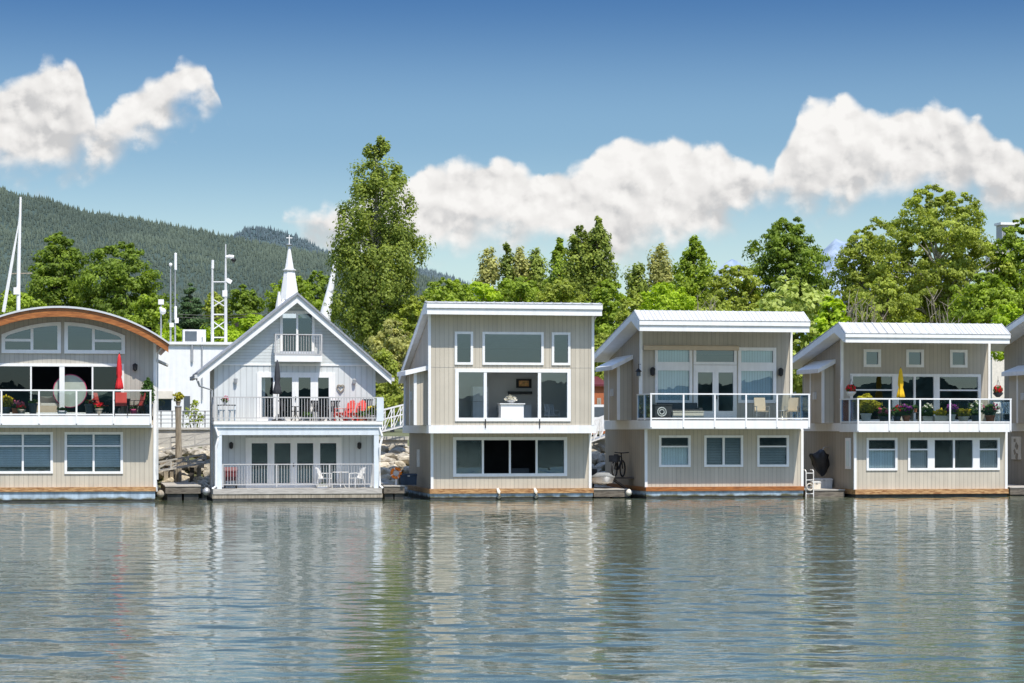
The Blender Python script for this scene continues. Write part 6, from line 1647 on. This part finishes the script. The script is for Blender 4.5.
# pale leaning pylon
Y = 66.0
t = thing('leaning_pylon', 'white tapering pylon leaning right, beside the tallest poplar', 'pylon', (xat(324, Y), Y, ground_z(Y)))
m = MB(); pp = [at(321, 345, Y), at(323.5, 325, Y), at(326.5, 309, Y), at(331, 286, Y), at(333.8, 270, Y), at(336.5, 254, Y)]; m.tube(pp, [.62, .50, .40, .24, .16, .06], 10); m.build('shaft', WHITE, t, True)
m = MB(); m.tube([at(329.5, 292, Y), at(331.5, 290, Y) + Vector((.1, 0, 0))], .30, 10); m.build('collar', WHITEDIRTY, t)
# sailboat masts at the far left
Y = 30.0
t = thing('sailboat_mast', 'tall white sailboat mast with spreader above the curved roof', 'mast', (xat(18.3, Y), Y, ground_z(Y)))
b = at(17.6, 345, Y); b.z = ground_z(Y); m = MB(); m.tube([b, at(18.6, 270, Y), at(20.6, 197, Y)], [.12, .11, .06], 8); m.build('mast', WHITE, t)
m = MB(); m.bar(at(10, 273.6, Y), at(32, 273.2, Y), .06); m.build('spreader', PILEWOOD, t)
m = MB(); m.tube([at(3.5, 312, Y), at(12, 262, Y), at(18.5, 224, Y), at(20.5, 200, Y)], [.11, .09, .03, .015], 6); m.build('furled_headsail', WHITE, t)
m = MB(); m.cbox(at(16.5, 291, Y), (.32, .3, .4)); m.build('radar', WHITE, t)
# overhead wires
for i, (pa, pb) in enumerate((((140, 311.5), (300, 309)), ((140, 314.5), (300, 311.5)))):
    Y = 52.0; a, b = at(*pa, Y), at(*pb, Y); m = MB()
    m.tube([a.lerp(b, f / 8) - Vector((0, 0, .35 * math.sin(math.pi * f / 8))) for f in range(9)], .02, 5)
    tag(m.build('overhead_wire', BLACK), ('upper' if i == 0 else 'lower') + ' of the two overhead wires crossing behind the lattice mast', 'wire', 'overhead wires')
# distant blocks
def block(label, pa, pb, top, bot, Y, mat, rows, cols_, roofmat=WHITE, depth=10):
    xa, xb = xat(pa, Y), xat(pb, Y); zt = zat((pa + pb) / 2, top, Y); zb_ = ground_z(Y)
    t = thing('apartment_block', label, 'building', (xa, Y, zb_), group='distant buildings among the trees')
    m = MB(); m.box(xa, xb, Y, Y + depth, zb_, zt); m.build('wall', mat, t)
    m = MB(); m.box(xa - .3, xb + .3, Y - .3, Y + depth, zt + .01, zt + .35); m.build('roof', roofmat, t)
    zlow = zat((pa + pb) / 2, bot, Y)
    for j in range(rows):
        for i in range(cols_):
            x = xa + (xb - xa) * (i + .2) / cols_; x2 = xa + (xb - xa) * (i + .8) / cols_; z = zlow + (zt - zlow) * (j + .25) / rows; z2 = zlow + (zt - zlow) * (j + .72) / rows
            m = MB(); m.box(x, x2, Y - .06, Y - .01, z, z2); m.build('window', POTGREY, t)
block('small white house with dark windows glimpsed below the cottonwoods', 876, 905, 300, 318, 84, WHITE, 2, 4, ROOFDARK)
block('cream apartment tower glimpsed through leaves at the right edge', 992, 1006, 246, 290, 150, CREAM, 6, 2, depth=2)
block('grey apartment tower top at the right picture edge', 1002, 1016, 225, 290, 190, STEEL, 7, 2, depth=2)
block('small dark red-roofed house behind the bushes left of the gabled home', 245, 262, 325, 340, 52, WHITEDIRTY, 1, 2, MAROON, 6)
# orange shed and parked van in the third gap
Y = 20.0
t = thing('garden_shed', 'orange-red shed glimpsed in the gap left of the sling-chair home', 'shed', (xat(592, Y), Y, ground_z(Y)))
xa, xb = xat(584, Y), xat(606, Y); zt = zat(598, 386.5, Y)
m = MB(); m.box(xa, xb, Y, Y + 2.5, ground_z(Y) - .1, zt); m.build('wall', paint('orange_boards', (.42, .13, .05), .8), t)
m = MB(); m.prism([(Y - .2, zt + .002), (Y + 2.7, zt + .5), (Y + 2.7, zt + .62), (Y - .2, zt + .12)], xa - .15, xb + .15, 'x'); m.build('roof', MAROON, t)
m = MB(); m.box(xat(597, Y), xat(601, Y), Y - .04, Y - .002, ground_z(Y), zat(598, 398, Y)); m.build('door', PILEWOOD, t)
Y = 17.0
t = thing('parked_van', 'white van parked in the gap left of the sling-chair home', 'van', (xat(598, Y), Y, ground_z(Y)), world=False)
m = MB(); m.prism([(-1.9, .35), (1.9, .35), (1.95, .9), (1.3, 1.05), (.8, 1.75), (-1.85, 1.75), (-1.95, 1.0)], -.8, .8, 'y'); m.build('body', WHITE, t)
m = MB(); m.prism([(-1.7, 1.1), (1.1, 1.1), (.74, 1.62), (-1.7, 1.62)], -.812, -.803, 'y'); m.build('side_window', POTGREY, t)
for q in (-1.2, 1.2):
    m = MB(); m.tube([(q, -.84, .33), (q, -.62, .33)], .33, 16); wh = m.build('wheel', BLACK, t)
    m = MB(); m.tube([(q, -.86, .33), (q, -.842, .33)], .19, 12); m.build('rim', STEEL, wh)
